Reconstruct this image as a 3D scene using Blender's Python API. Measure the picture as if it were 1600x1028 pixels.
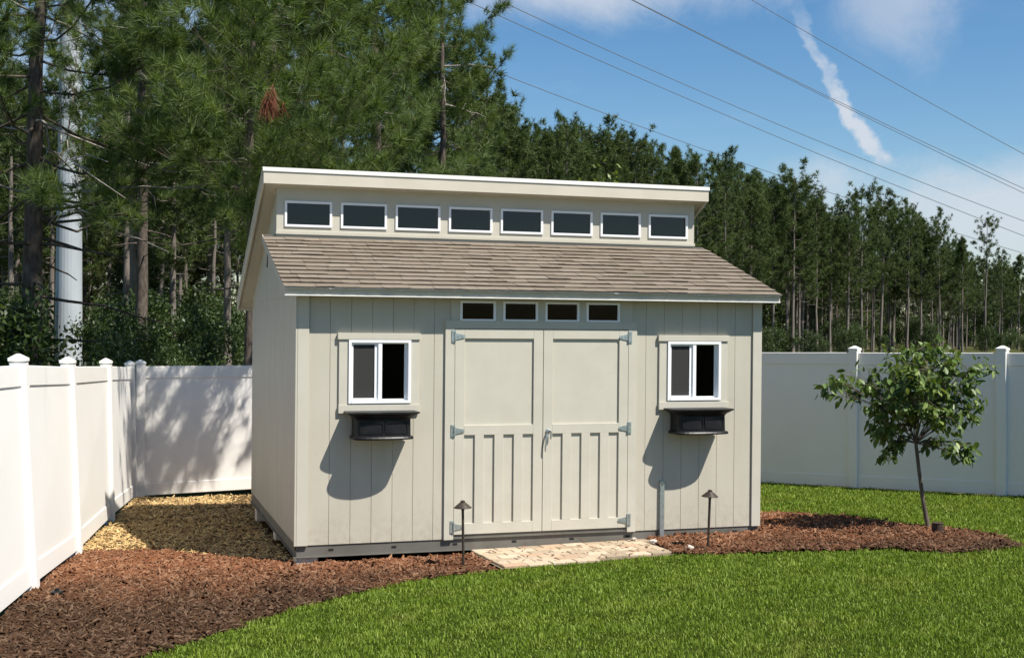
import bpy, bmesh, math
import numpy as np
from mathutils import Vector, Matrix

for _o in list(bpy.data.objects):
    bpy.data.objects.remove(_o)
S = bpy.context.scene
COL = S.collection
rng = np.random.default_rng(11)

# ------------------------------------------------------------------ camera
CAM = np.array([-1.696, -11.935, 2.221])
RT = np.array([0.9527, -0.3037, 0.0090]); UP = np.array([-0.0073, 0.0066, 1.0])
FW = np.array([0.3040, 0.9527, -0.0040])
FW /= np.linalg.norm(FW); RT -= FW * (RT @ FW); RT /= np.linalg.norm(RT); UP = np.cross(RT, FW)
F = 1975.06                       # focal length in pixels of a 1600 px wide picture
cd = bpy.data.cameras.new('camera'); cam = bpy.data.objects.new('camera', cd); COL.objects.link(cam)
cam.matrix_world = Matrix(((RT[0], UP[0], -FW[0], CAM[0]), (RT[1], UP[1], -FW[1], CAM[1]),
                           (RT[2], UP[2], -FW[2], CAM[2]), (0, 0, 0, 1)))
cd.sensor_width = 36.0; cd.lens = F / 1600 * 36.0; cd.clip_end = 3000; cd.clip_start = 0.1
S.camera = cam
S.cycles.max_bounces = 6; S.cycles.diffuse_bounces = 4; S.cycles.glossy_bounces = 3; S.cycles.transmission_bounces = 4; S.cycles.transparent_max_bounces = 6

# ------------------------------------------------------------------ sun, sky, exposure
SUN = np.array([0.43, -0.52, 1.0]); SUN /= np.linalg.norm(SUN)
S.view_settings.view_transform = 'Standard'; S.view_settings.look = 'None'
S.view_settings.gamma = 1.0; S.view_settings.use_curve_mapping = False
S.view_settings.exposure = 0.69
sl = bpy.data.lights.new('sun', 'SUN'); sl.energy = 5.0; sl.angle = math.radians(0.55); sl.color = (1.0, 0.955, 0.88)
so = bpy.data.objects.new('sun', sl); COL.objects.link(so); so.location = (10, -12, 25)
so.rotation_euler = Vector(SUN).to_track_quat('Z', 'Y').to_euler()

wd = bpy.data.worlds.new('World'); S.world = wd; wd.use_nodes = True
def build_world():
    nt = wd.node_tree; N = nt.nodes; L = nt.links
    for n in list(N): N.remove(n)
    out = N.new('ShaderNodeOutputWorld'); bg = N.new('ShaderNodeBackground'); L.new(bg.outputs[0], out.inputs[0])
    sky = N.new('ShaderNodeTexSky'); sky.sky_type = 'NISHITA'; sky.sun_disc = False
    sky.sun_elevation = math.asin(SUN[2]); sky.sun_rotation = math.atan2(SUN[0], SUN[1])
    sky.altitude = 0; sky.air_density = 1.0; sky.dust_density = 0.35; sky.ozone_density = 2.2
    tc = N.new('ShaderNodeTexCoord')
    def math_(op, a, b=None, c=None, clamp=False):
        m = N.new('ShaderNodeMath'); m.operation = op; m.use_clamp = clamp
        for i, v in enumerate((a, b, c)):
            if v is None: continue
            if isinstance(v, (int, float)): m.inputs[i].default_value = v
            else: L.new(v, m.inputs[i])
        return m.outputs[0]
    def dot(v):
        d = N.new('ShaderNodeVectorMath'); d.operation = 'DOT_PRODUCT'
        L.new(tc.outputs['Generated'], d.inputs[0]); d.inputs[1].default_value = v; return d.outputs['Value']
    # a fixed compass direction (north-north-east) is the middle of the cloud map; u to the east, v up
    E_, N_, Z_ = (0.9526, -0.304, 0.0), (0.304, 0.9526, 0.0), (0, 0, 1)
    dn = math_('MAXIMUM', dot(N_), 0.05)
    u = math_('DIVIDE', dot(E_), dn); v = math_('DIVIDE', dot(Z_), dn)
    cb = N.new('ShaderNodeCombineXYZ'); L.new(u, cb.inputs[0]); L.new(v, cb.inputs[1])
    def noise(vec, scale, detail=5, rough=0.55, dist=0.0):
        n = N.new('ShaderNodeTexNoise'); L.new(vec, n.inputs['Vector']); n.inputs['Scale'].default_value = scale
        n.inputs['Detail'].default_value = detail; n.inputs['Roughness'].default_value = rough
        n.inputs['Distortion'].default_value = dist; return n.outputs['Fac']
    def maprange(val, a, b, c=0.0, d=1.0):
        m = N.new('ShaderNodeMapRange'); m.interpolation_type = 'SMOOTHSTEP'; L.new(val, m.inputs[0])
        for i, q in enumerate((a, b, c, d)): m.inputs[i + 1].default_value = q
        return m.outputs[0]
    # thin cirrus, stretched on the cloud deck (dir.xy / dir.z)
    dz = math_('MAXIMUM', dot(Z_), 0.03)
    px = math_('DIVIDE', dot((1, 0, 0)), dz); py = math_('DIVIDE', dot((0, 1, 0)), dz)
    cp = N.new('ShaderNodeCombineXYZ'); L.new(px, cp.inputs[0]); L.new(py, cp.inputs[1])
    mp = N.new('ShaderNodeMapping'); L.new(cp.outputs[0], mp.inputs[0]); mp.inputs['Rotation'].default_value = (0, 0, 0.5)
    mp.inputs['Scale'].default_value = (0.55, 0.28, 1); mp.inputs['Location'].default_value = (1.3, 0.4, 0)
    ci = maprange(noise(mp.outputs[0], 1.1, 7, 0.6, 0.35), 0.54, 0.80, 0.0, 0.26)
    # soft patches: (u, v, ru, rv, strength)
    patches = [(0.06, 0.268, 0.17, 0.036, 0.75), (0.30, 0.262, 0.055, 0.06, 0.5), (0.40, 0.085, 0.22, 0.055, 0.8),
               (0.24, 0.118, 0.06, 0.020, 0.30), (-0.30, 0.2, 0.2, 0.12, 0.45), (0.95, 0.2, 0.3, 0.08, 0.4)]
    wob = noise(cb.outputs[0], 12.0, 9, 0.68, 0.4)
    tot = ci
    for (a, b, ru, rv, k) in patches:
        du = math_('DIVIDE', math_('SUBTRACT', u, a), ru); dv = math_('DIVIDE', math_('SUBTRACT', v, b), rv)
        r = math_('SQRT', math_('ADD', math_('MULTIPLY', du, du), math_('MULTIPLY', dv, dv)))
        r = math_('ADD', r, math_('MULTIPLY', math_('SUBTRACT', wob, 0.5), 1.5))
        tot = math_('ADD', tot, maprange(r, 1.15, 0.1, 0.0, k))
    # an old aircraft trail that the wind has broken up, narrower and fainter towards its upper end
    cr = N.new('ShaderNodeFloatCurve'); L.new(math_('DIVIDE', v, 0.30, None, True), cr.inputs['Value'])
    pts = [(0.128, 0.2953), (0.155, 0.2735), (0.178, 0.2585), (0.20, 0.2495), (0.222, 0.2335), (0.245, 0.226), (0.30, 0.215)]
    c0 = cr.mapping.curves[0]
    while len(c0.points) > 2: c0.points.remove(c0.points[1])
    c0.points[0].location = (pts[0][0] / 0.3, pts[0][1]); c0.points[1].location = (1.0, pts[-1][1])
    for (b, a) in pts[1:-1]: c0.points.new(b / 0.3, a)
    cr.mapping.update()
    wv = math_('MULTIPLY', math_('SUBTRACT', noise(cb.outputs[0], 55, 4, 0.6), 0.5), 0.022)
    du = math_('ABSOLUTE', math_('ADD', math_('SUBTRACT', u, cr.outputs[0]), wv))
    wid = maprange(v, 0.13, 0.21, 0.0125, 0.0075)
    edge = math_('SUBTRACT', 1.0, math_('DIVIDE', du, wid), None, True)
    edge = maprange(edge, 0.0, 0.75)
    edge = math_('MULTIPLY', edge, maprange(v, 0.124, 0.136)); edge = math_('MULTIPLY', edge, maprange(v, 0.262, 0.185, 0.12, 0.95))
    edge = math_('MULTIPLY', edge, maprange(noise(cb.outputs[0], 34, 5, 0.65), 0.3, 0.62, 0.45, 1.0))
    tot = math_('ADD', tot, edge)
    tot = math_('MINIMUM', tot, 0.9)
    tot = math_('MULTIPLY', tot, maprange(dot(Z_), 0.0, 0.05))
    hs = N.new('ShaderNodeHueSaturation'); L.new(sky.outputs[0], hs.inputs['Color']); hs.inputs['Saturation'].default_value = 1.30
    mx = N.new('ShaderNodeMix'); mx.data_type = 'RGBA'; L.new(tot, mx.inputs[0]); L.new(hs.outputs[0], mx.inputs[6])
    mx.inputs[7].default_value = (5.6, 6.0, 6.6, 1)
    L.new(mx.outputs[2], bg.inputs['Color']); bg.inputs['Strength'].default_value = 0.075
build_world()

# ------------------------------------------------------------------ helpers
def at(px, py, depth):
    return CAM + (FW + RT * (px - 800) / F - UP * (py - 514) / F) * depth
def gz(x, y):
    return -0.065 - 0.037 * np.clip(y, -16, 9) + 0.018 * np.clip(x, -12, 14) + 0.075 * np.clip((-x - 0.6) / 1.4, 0, 1)

def tag(o, label=None, cat=None, group=None, kind=None):
    if label: o['label'] = label
    if cat: o['category'] = cat
    if group: o['group'] = group
    if kind: o['kind'] = kind
    return o
def link(o, parent=None):
    COL.objects.link(o)
    if parent is not None: o.parent = parent
    return o
def empty(name, loc=(0, 0, 0), rot=(0, 0, 0)):
    o = bpy.data.objects.new(name, None); o.location = loc; o.rotation_euler = rot; o.empty_display_size = 0.2
    return link(o)
def np_mesh(name, v, faces, mat, smooth=False):
    """v (n,3); faces: list of int arrays, each (m,3) or (m,4)"""
    me = bpy.data.meshes.new(name); v = np.ascontiguousarray(v, np.float32)
    me.vertices.add(len(v)); me.vertices.foreach_set('co', v.ravel())
    faces = [np.asarray(f, np.int32) for f in faces if len(f)]
    loops = np.concatenate([f.ravel() for f in faces]); tot = np.concatenate([np.full(len(f), f.shape[1], np.int32) for f in faces])
    me.loops.add(len(loops)); me.loops.foreach_set('vertex_index', loops)
    me.polygons.add(len(tot)); st = np.concatenate([[0], np.cumsum(tot)[:-1]]).astype(np.int32)
    me.polygons.foreach_set('loop_start', st); me.polygons.foreach_set('loop_total', tot)
    if smooth: me.polygons.foreach_set('use_smooth', np.ones(len(tot), bool))
    me.update(calc_edges=True)
    for m in (mat if isinstance(mat, (list, tuple)) else [mat]): me.materials.append(m)
    return me
class MB:
    """collects boxes, prisms, tubes; build() links them as one mesh object"""
    def __init__(s): s.v = []; s.f = []
    def add(s, verts, faces):
        n = len(s.v); s.v += [tuple(map(float, q)) for q in verts]; s.f += [tuple(n + i for i in f) for f in faces]; return s
    def box(s, x0, x1, y0, y1, z0, z1):
        return s.add([(x0, y0, z0), (x1, y0, z0), (x1, y1, z0), (x0, y1, z0), (x0, y0, z1), (x1, y0, z1), (x1, y1, z1), (x0, y1, z1)],
                     [(0, 3, 2, 1), (4, 5, 6, 7), (0, 1, 5, 4), (1, 2, 6, 5), (2, 3, 7, 6), (3, 0, 4, 7)])
    def hexa(s, b, t):      # bottom ring of 4, top ring of 4
        return s.add(list(b) + list(t), [(0, 3, 2, 1), (4, 5, 6, 7), (0, 1, 5, 4), (1, 2, 6, 5), (2, 3, 7, 6), (3, 0, 4, 7)])
    def prism(s, poly, ax, a, b):   # poly in the two other axes
        def p(q, w):
            l = list(q); l.insert(ax, w); return tuple(l)
        n = len(poly); v = [p(q, a) for q in poly] + [p(q, b) for q in poly]
        f = [tuple(range(n - 1, -1, -1)), tuple(range(n, 2 * n))] + [(i, (i + 1) % n, n + (i + 1) % n, n + i) for i in range(n)]
        return s.add(v, f)
    def lathe(s, prof, c=(0, 0, 0), n=20):
        v = []; f = []
        for (r, z) in prof:
            for k in range(n):
                a = 2 * math.pi * k / n; v.append((c[0] + r * math.cos(a), c[1] + r * math.sin(a), c[2] + z))
        for i in range(len(prof) - 1):
            for k in range(n):
                k2 = (k + 1) % n; f.append((i * n + k, i * n + k2, (i + 1) * n + k2, (i + 1) * n + k))
        f.append(tuple(range(n - 1, -1, -1))); f.append(tuple((len(prof) - 1) * n + k for k in range(n)))
        return s.add(v, f)
    def tube(s, pts, rad, n=8):
        v, q = tube_np(np.array(pts, float), np.array(rad, float) if not np.isscalar(rad) else np.full(len(pts), rad), n)
        s.add(v, [tuple(r) for r in q]); m = len(pts)
        return s.add([], []) if False else s
    def build(s, name, mat, parent=None, bevel=0.0, smooth=False, seg=1):
        me = bpy.data.meshes.new(name); me.from_pydata(s.v, [], s.f); me.update()
        bm = bmesh.new(); bm.from_mesh(me); bmesh.ops.recalc_face_normals(bm, faces=bm.faces)
        if bevel > 0:
            es = [e for e in bm.edges if len(e.link_faces) == 2 and e.calc_face_angle(0) > 0.5]
            bmesh.ops.bevel(bm, geom=es, offset=bevel, segments=seg, affect='EDGES', profile=0.5)
        if smooth:
            for fc in bm.faces: fc.smooth = True
        bm.to_mesh(me); bm.free(); me.materials.append(mat)
        return link(bpy.data.objects.new(name, me), parent)
def tube_np(p, r, n=6, cap=True):
    m = len(p); t = np.gradient(p, axis=0); t /= np.linalg.norm(t, axis=1)[:, None] + 1e-9
    ref = np.where(np.abs(t[:, 2:3]) > 0.9, np.array([[1., 0, 0]]), np.array([[0, 0, 1.]]))
    a = np.cross(t, ref); a /= np.linalg.norm(a, axis=1)[:, None] + 1e-9; b = np.cross(t, a)
    an = np.arange(n) * 2 * math.pi / n
    v = p[:, None, :] + r[:, None, None] * (np.cos(an)[None, :, None] * a[:, None, :] + np.sin(an)[None, :, None] * b[:, None, :])
    i = np.arange(m - 1)[:, None] * n; k = np.arange(n)[None, :]; k2 = (k + 1) % n
    q = np.stack([i + k, i + k2, i + n + k2, i + n + k], -1).reshape(-1, 4)
    return v.reshape(-1, 3), q
def norm(a): return a / (np.linalg.norm(a, axis=-1, keepdims=True) + 1e-9)
def in_poly(px, py, poly):
    ins = np.zeros(len(px), bool); n = len(poly)
    for i in range(n):
        x1, y1 = poly[i]; x2, y2 = poly[(i + 1) % n]
        c = ((y1 > py) != (y2 > py)) & (px < (x2 - x1) * (py - y1) / (y2 - y1 + 1e-12) + x1); ins ^= c
    return ins
def vnoise(x, y, s, seed=0):
    """smooth value noise, numpy"""
    r = np.random.default_rng(seed).random((64, 64)); x = x / s; y = y / s
    xi = np.floor(x).astype(int); yi = np.floor(y).astype(int); fx = x - xi; fy = y - yi
    fx = fx * fx * (3 - 2 * fx); fy = fy * fy * (3 - 2 * fy)
    g = lambda a, b: r[a % 64, b % 64]
    return (g(xi, yi) * (1 - fx) + g(xi + 1, yi) * fx) * (1 - fy) + (g(xi, yi + 1) * (1 - fx) + g(xi + 1, yi + 1) * fx) * fy

# ------------------------------------------------------------------ materials
def mat(name, base, rough=0.7, var=None, vscale=3.0, vstretch=(1, 1, 1), bump=0.0, bscale=60.0, bstretch=(1, 1, 1), metal=0.0,
        spec=0.4, island=None, objrand=None, trans=None, dirt=None, coords='pos', splash=None):
    m = bpy.data.materials.new(name); m.use_nodes = True; nt = m.node_tree; N = nt.nodes; L = nt.links
    b = N['Principled BSDF']; b.inputs['Roughness'].default_value = rough; b.inputs['Metallic'].default_value = metal
    b.inputs['Specular IOR Level'].default_value = spec
    g = N.new('ShaderNodeNewGeometry'); pos = g.outputs['Position']
    if coords == 'obj':
        t = N.new('ShaderNodeTexCoord'); pos = t.outputs['Object']
    def noise(scale, stretch, detail=4, rough=0.55):
        mp = N.new('ShaderNodeMapping'); L.new(pos, mp.inputs[0]); mp.inputs['Scale'].default_value = stretch
        n = N.new('ShaderNodeTexNoise'); L.new(mp.outputs[0], n.inputs['Vector']); n.inputs['Scale'].default_value = scale
        n.inputs['Detail'].default_value = detail; n.inputs['Roughness'].default_value = rough; return n.outputs['Fac']
    def mix(fac, a, c):
        x = N.new('ShaderNodeMix'); x.data_type = 'RGBA'
        if isinstance(fac, float): x.inputs[0].default_value = fac
        else: L.new(fac, x.inputs[0])
        for i, q in ((6, a), (7, c)):
            if isinstance(q, tuple): x.inputs[i].default_value = (*q, 1)
            else: L.new(q, x.inputs[i])
        return x.outputs[2]
    def ramp(fac, lo, hi):
        r = N.new('ShaderNodeMapRange'); L.new(fac, r.inputs[0]); r.inputs[1].default_value = lo; r.inputs[2].default_value = hi; return r.outputs[0]
    col = base
    if island:       # list of colours picked per loose piece
        r = N.new('ShaderNodeValToRGB'); L.new(g.outputs['Random Per Island'], r.inputs[0])
        e = r.color_ramp.elements
        while len(e) > 1: e.remove(e[0])
        e[0].position = 0; e[0].color = (*island[0], 1)
        for i, c in enumerate(island[1:]): x = e.new((i + 1) / (len(island) - 1)); x.color = (*c, 1)
        col = r.outputs[0]
    if objrand:
        oi = N.new('ShaderNodeObjectInfo'); r = N.new('ShaderNodeValToRGB'); L.new(oi.outputs['Random'], r.inputs[0])
        e = r.color_ramp.elements
        while len(e) > 1: e.remove(e[0])
        e[0].position = 0; e[0].color = (*objrand[0], 1)
        for i, c in enumerate(objrand[1:]): x = e.new((i + 1) / (len(objrand) - 1)); x.color = (*c, 1)
        col = r.outputs[0]
    if var is not None:
        col = mix(ramp(noise(vscale, vstretch), 0.36, 0.66), col, var) if not (island or objrand) else mix_mul(N, L, col, ramp(noise(vscale, vstretch), 0.3, 0.7), var)
    if dirt is not None:    # (colour, scale, lo, hi)
        col = mix(ramp(noise(dirt[1], dirt[4] if len(dirt) > 4 else (1, 1, 1), 6, 0.65), dirt[2], dirt[3]), col, dirt[0])
    if splash is not None:      # soil thrown up on the lowest boards by rain
        sx = N.new('ShaderNodeSeparateXYZ'); L.new(pos, sx.inputs[0]); hi = ramp(sx.outputs[2], 0.50, 0.10)
        mu = N.new('ShaderNodeMath'); mu.operation = 'MULTIPLY'; L.new(hi, mu.inputs[0]); L.new(ramp(noise(16, (1, 1, 0.7), 6, 0.7), 0.42, 0.85), mu.inputs[1])
        col = mix(mu.outputs[0], col, splash)
    if isinstance(col, tuple): b.inputs['Base Color'].default_value = (*col, 1)
    else: L.new(col, b.inputs['Base Color'])
    if bump > 0:
        bp = N.new('ShaderNodeBump'); bp.inputs['Strength'].default_value = bump; bp.inputs['Distance'].default_value = 0.01
        L.new(noise(bscale, bstretch, 5, 0.6), bp.inputs['Height']); L.new(bp.outputs[0], b.inputs['Normal'])
    if trans is not None:
        tr = N.new('ShaderNodeBsdfTranslucent')
        if isinstance(col, tuple): tr.inputs[0].default_value = (*col, 1)
        else:
            hv = N.new('ShaderNodeMix'); hv.data_type = 'RGBA'; hv.blend_type = 'MULTIPLY'; hv.inputs[0].default_value = 1
            L.new(col, hv.inputs[6]); hv.inputs[7].default_value = (1.5, 1.5, 0.6, 1); L.new(hv.outputs[2], tr.inputs[0])
        ms = N.new('ShaderNodeMixShader'); ms.inputs[0].default_value = trans
        L.new(b.outputs[0], ms.inputs[1]); L.new(tr.outputs[0], ms.inputs[2]); L.new(ms.outputs[0], N['Material Output'].inputs[0])
    return m
def mix_mul(N, L, col, fac, tint):
    x = N.new('ShaderNodeMix'); x.data_type = 'RGBA'; x.blend_type = 'MULTIPLY'; L.new(fac, x.inputs[0]); L.new(col, x.inputs[6])
    x.inputs[7].default_value = (*tint, 1); return x.outputs[2]

M = {}
M['siding'] = mat('siding_paint', (0.475, 0.442, 0.358), 0.75, var=(0.44, 0.408, 0.328), vscale=2.2, vstretch=(2, 2, 0.5), bump=0.22, bscale=55, bstretch=(6, 6, 0.7),
                  dirt=((0.40, 0.365, 0.29), 7.0, 0.60, 0.85, (1, 1, 0.5)), splash=(0.33, 0.27, 0.19))
M['trim'] = mat('trim_paint', (0.50, 0.47, 0.39), 0.7, var=(0.47, 0.44, 0.36), vscale=4, bump=0.06, bscale=50, bstretch=(5, 5, 5))
M['fascia'] = mat('fascia_paint', (0.56, 0.51, 0.42), 0.65, var=(0.52, 0.475, 0.385), vscale=3, bump=0.05, bscale=40)
M['drip'] = mat('white_metal_drip_edge', (0.80, 0.78, 0.74), 0.45, var=(0.72, 0.70, 0.66), vscale=5)
M['vinylw'] = mat('white_window_vinyl', (0.80, 0.80, 0.80), 0.4)
M['shingle'] = mat('asphalt_shingle', (0.2, 0.17, 0.13), 0.95, objrand=[(0.185, 0.152, 0.112), (0.245, 0.207, 0.158), (0.215, 0.175, 0.132), (0.27, 0.228, 0.178), (0.195, 0.157, 0.116), (0.228, 0.188, 0.142), (0.25, 0.208, 0.162)],
                   var=(0.72, 0.72, 0.72), vscale=120, bump=0.5, bscale=220, spec=0.2, dirt=((0.165, 0.135, 0.10), 11, 0.50, 0.80))
M['shedge'] = mat('shingle_butt_edge', (0.085, 0.067, 0.05), 0.95, spec=0.1)
M['deck'] = mat('roof_underlay', (0.07, 0.06, 0.05), 0.95)
M['steel'] = mat('galvanised_steel', (0.15, 0.14, 0.12), 0.6, var=(0.11, 0.105, 0.088), vscale=3, metal=0.1, bump=0.03, bscale=20, dirt=((0.10, 0.08, 0.06), 5, 0.55, 0.8))
M['zinc'] = mat('zinc_hinge_plate', (0.56, 0.60, 0.60), 0.32, var=(0.40, 0.46, 0.46), vscale=30, metal=0.75)
M['dark'] = mat('interior_painted_shade', (0.006, 0.005, 0.004), 0.95, spec=0.0, var=(0.004, 0.0035, 0.003), vscale=4)  # near-black colour stands in for the shade inside the shed
M['slotshade'] = mat('slot_shade', (0.012, 0.012, 0.012), 0.9)  # shade inside the base openings, put into the colour
M['plastic'] = mat('black_glossy_plastic', (0.007, 0.007, 0.008), 0.4, spec=0.22, var=(0.014, 0.014, 0.014), vscale=8)
M['bronze'] = mat('dark_bronze_metal', (0.055, 0.042, 0.032), 0.45, metal=0.5, var=(0.09, 0.07, 0.055), vscale=25)
M['fence'] = mat('white_vinyl_fence', (0.78, 0.75, 0.70), 0.45, var=(0.75, 0.72, 0.665), vscale=1.2, bump=0.02, bscale=3, spec=0.35,
                 dirt=((0.62, 0.60, 0.52), 2.5, 0.62, 0.9, (1, 1, 0.35)))
M['concrete'] = mat('concrete_block', (0.55, 0.50, 0.42), 0.9, var=(0.45, 0.41, 0.34), vscale=12, bump=0.3, bscale=60)
M['paver'] = mat('tan_paver', (0.4, 0.3, 0.2), 0.9, objrand=[(0.33, 0.255, 0.17), (0.50, 0.41, 0.29), (0.45, 0.315, 0.21), (0.34, 0.275, 0.195), (0.55, 0.45, 0.33), (0.42, 0.33, 0.225)], var=(0.82, 0.78, 0.74), vscale=18, bump=0.3, bscale=90, spec=0.2)
M['sand'] = mat('joint_sand', (0.20, 0.15, 0.10), 0.95, var=(0.12, 0.09, 0.06), vscale=20, bump=0.3, bscale=100)
M['soil_red'] = mat('red_mulch_bed', (0.032, 0.017, 0.010), 0.95, spec=0.0, var=(0.020, 0.011, 0.007), vscale=9, bump=0.8, bscale=40)
M['soil_tan'] = mat('pale_chip_bed', (0.12, 0.078, 0.036), 0.95, spec=0.0, var=(0.075, 0.048, 0.023), vscale=9, bump=0.8, bscale=40)
M['ground'] = mat('ground_soil', (0.085, 0.095, 0.035), 0.95, spec=0.0, var=(0.06, 0.06, 0.028), vscale=1.0, bump=0.4, bscale=10)
M['lawn'] = mat('lawn_soil', (0.022, 0.034, 0.005), 0.95, var=(0.034, 0.046, 0.009), vscale=4, spec=0.0, bump=0.8, bscale=50)
M['cable'] = mat('aluminium_cable', (0.16, 0.17, 0.18), 0.6, metal=0.3)
M['pole'] = mat('pale_painted_steel', (0.40, 0.43, 0.45), 0.6, var=(0.33, 0.36, 0.385), vscale=0.8, vstretch=(1, 1, 0.3))
M['bark'] = mat('pine_bark', (0.12, 0.095, 0.075), 0.95, var=(0.05, 0.036, 0.028), vscale=7, vstretch=(2, 2, 0.7), bump=1.0, bscale=14, bstretch=(2.2, 2.2, 0.6), coords='obj')
M['barkfar'] = mat('far_pine_bark', (0.20, 0.17, 0.145), 0.95, var=(0.12, 0.10, 0.085), vscale=2, vstretch=(2, 2, 0.5), coords='obj')
M['deadwood'] = mat('bare_dead_wood', (0.34, 0.31, 0.28), 0.9, var=(0.22, 0.19, 0.17), vscale=6, coords='obj')
M['needle'] = mat('pine_needles', (0.06, 0.1, 0.02), 0.55, island=[(0.072, 0.118, 0.024), (0.12, 0.17, 0.036), (0.092, 0.142, 0.030), (0.19, 0.23, 0.065), (0.08, 0.128, 0.026)],
                  var=(0.42, 0.52, 0.46), vscale=0.9, spec=0.4, trans=0.30)
M['needlefar'] = mat('far_pine_needles', (0.06, 0.1, 0.02), 0.6, island=[(0.054, 0.086, 0.024), (0.092, 0.13, 0.035), (0.07, 0.104, 0.028), (0.135, 0.165, 0.05)],
                     var=(0.55, 0.6, 0.62), vscale=0.8, spec=0.25, trans=0.2)
M['deadneedle'] = mat('dead_brown_needles', (0.2, 0.07, 0.03), 0.8, island=[(0.22, 0.06, 0.03), (0.14, 0.045, 0.025), (0.30, 0.10, 0.05)])
M['leafdark'] = mat('shrub_leaves', (0.04, 0.07, 0.02), 0.5, island=[(0.030, 0.052, 0.014), (0.055, 0.085, 0.02), (0.045, 0.075, 0.018), (0.085, 0.12, 0.03)], var=(0.6, 0.65, 0.6), vscale=1.2, trans=0.25)
M['leafpale'] = mat('pale_leaves', (0.14, 0.2, 0.05), 0.5, island=[(0.12, 0.17, 0.04), (0.20, 0.25, 0.075), (0.15, 0.20, 0.05)], trans=0.3)
M['leafcitrus'] = mat('citrus_leaves', (0.04, 0.07, 0.02), 0.45, island=[(0.045, 0.08, 0.017), (0.10, 0.155, 0.032), (0.07, 0.115, 0.023), (0.21, 0.27, 0.07)], spec=0.35, trans=0.22)
M['leafobj'] = mat('citrus_leaf', (0.04, 0.07, 0.02), 0.45, objrand=[(0.045, 0.08, 0.017), (0.10, 0.155, 0.032), (0.07, 0.115, 0.023), (0.21, 0.27, 0.07)], spec=0.35, trans=0.22)
M['barksap'] = mat('sapling_bark', (0.13, 0.105, 0.075), 0.9, var=(0.075, 0.06, 0.04), vscale=20, vstretch=(1, 1, 0.3), bump=0.5, bscale=60)
M['grass'] = mat('grass_blades', (0.08, 0.15, 0.03), 0.5, island=[(0.085, 0.135, 0.010), (0.18, 0.25, 0.022), (0.125, 0.19, 0.014), (0.36, 0.42, 0.10), (0.15, 0.215, 0.017)],
                 var=(0.68, 0.78, 0.7), vscale=2.2, spec=0.12, trans=0.24, dirt=((0.24, 0.225, 0.06), 1.3, 0.58, 0.90))
M['stump'] = mat('dark_cut_wood', (0.035, 0.022, 0.016), 0.9, var=(0.06, 0.036, 0.024), vscale=30, bump=0.5, bscale=60)
M['stone'] = mat('pale_stone', (0.55, 0.49, 0.41), 0.9, var=(0.42, 0.36, 0.29), vscale=25)

def glass(name, refl=0.07, tint=(0.75, 0.8, 0.82)):
    m = bpy.data.materials.new(name); m.use_nodes = True; nt = m.node_tree; N = nt.nodes; L = nt.links; N.remove(N['Principled BSDF'])
    t = N.new('ShaderNodeBsdfTransparent'); t.inputs[0].default_value = (*tint, 1); g = N.new('ShaderNodeBsdfGlossy'); g.inputs['Roughness'].default_value = 0.02
    fr = N.new('ShaderNodeFresnel'); fr.inputs[0].default_value = 1.5; ms = N.new('ShaderNodeMixShader')
    a = N.new('ShaderNodeMath'); a.operation = 'MULTIPLY'; L.new(fr.outputs[0], a.inputs[0]); a.inputs[1].default_value = refl / 0.04
    nz = N.new('ShaderNodeTexNoise'); nz.inputs['Scale'].default_value = 3.0; bp = N.new('ShaderNodeBump'); bp.inputs['Strength'].default_value = 0.05
    gg = N.new('ShaderNodeNewGeometry'); L.new(gg.outputs['Position'], nz.inputs['Vector']); L.new(nz.outputs[0], bp.inputs['Height']); L.new(bp.outputs[0], g.inputs['Normal'])
    L.new(a.outputs[0], ms.inputs[0]); L.new(t.outputs[0], ms.inputs[1]); L.new(g.outputs[0], ms.inputs[2]); L.new(ms.outputs[0], N['Material Output'].inputs[0])
    return m
M['glass'] = glass('window_glass', 0.007, (0.35, 0.37, 0.38))
M['glassup'] = glass('clerestory_glass', 0.042, (0.30, 0.36, 0.42))
def screen_mat():
    m = bpy.data.materials.new('insect_screen'); m.use_nodes = True; nt = m.node_tree; N = nt.nodes; L = nt.links
    b = N['Principled BSDF']; b.inputs['Base Color'].default_value = (0.045, 0.043, 0.04, 1); b.inputs['Roughness'].default_value = 0.8
    t = N.new('ShaderNodeBsdfTransparent'); ms = N.new('ShaderNodeMixShader'); ms.inputs[0].default_value = 0.55
    L.new(t.outputs[0], ms.inputs[1]); L.new(b.outputs[0], ms.inputs[2]); L.new(ms.outputs[0], N['Material Output'].inputs[0]); return m
M['screen'] = screen_mat()
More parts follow.
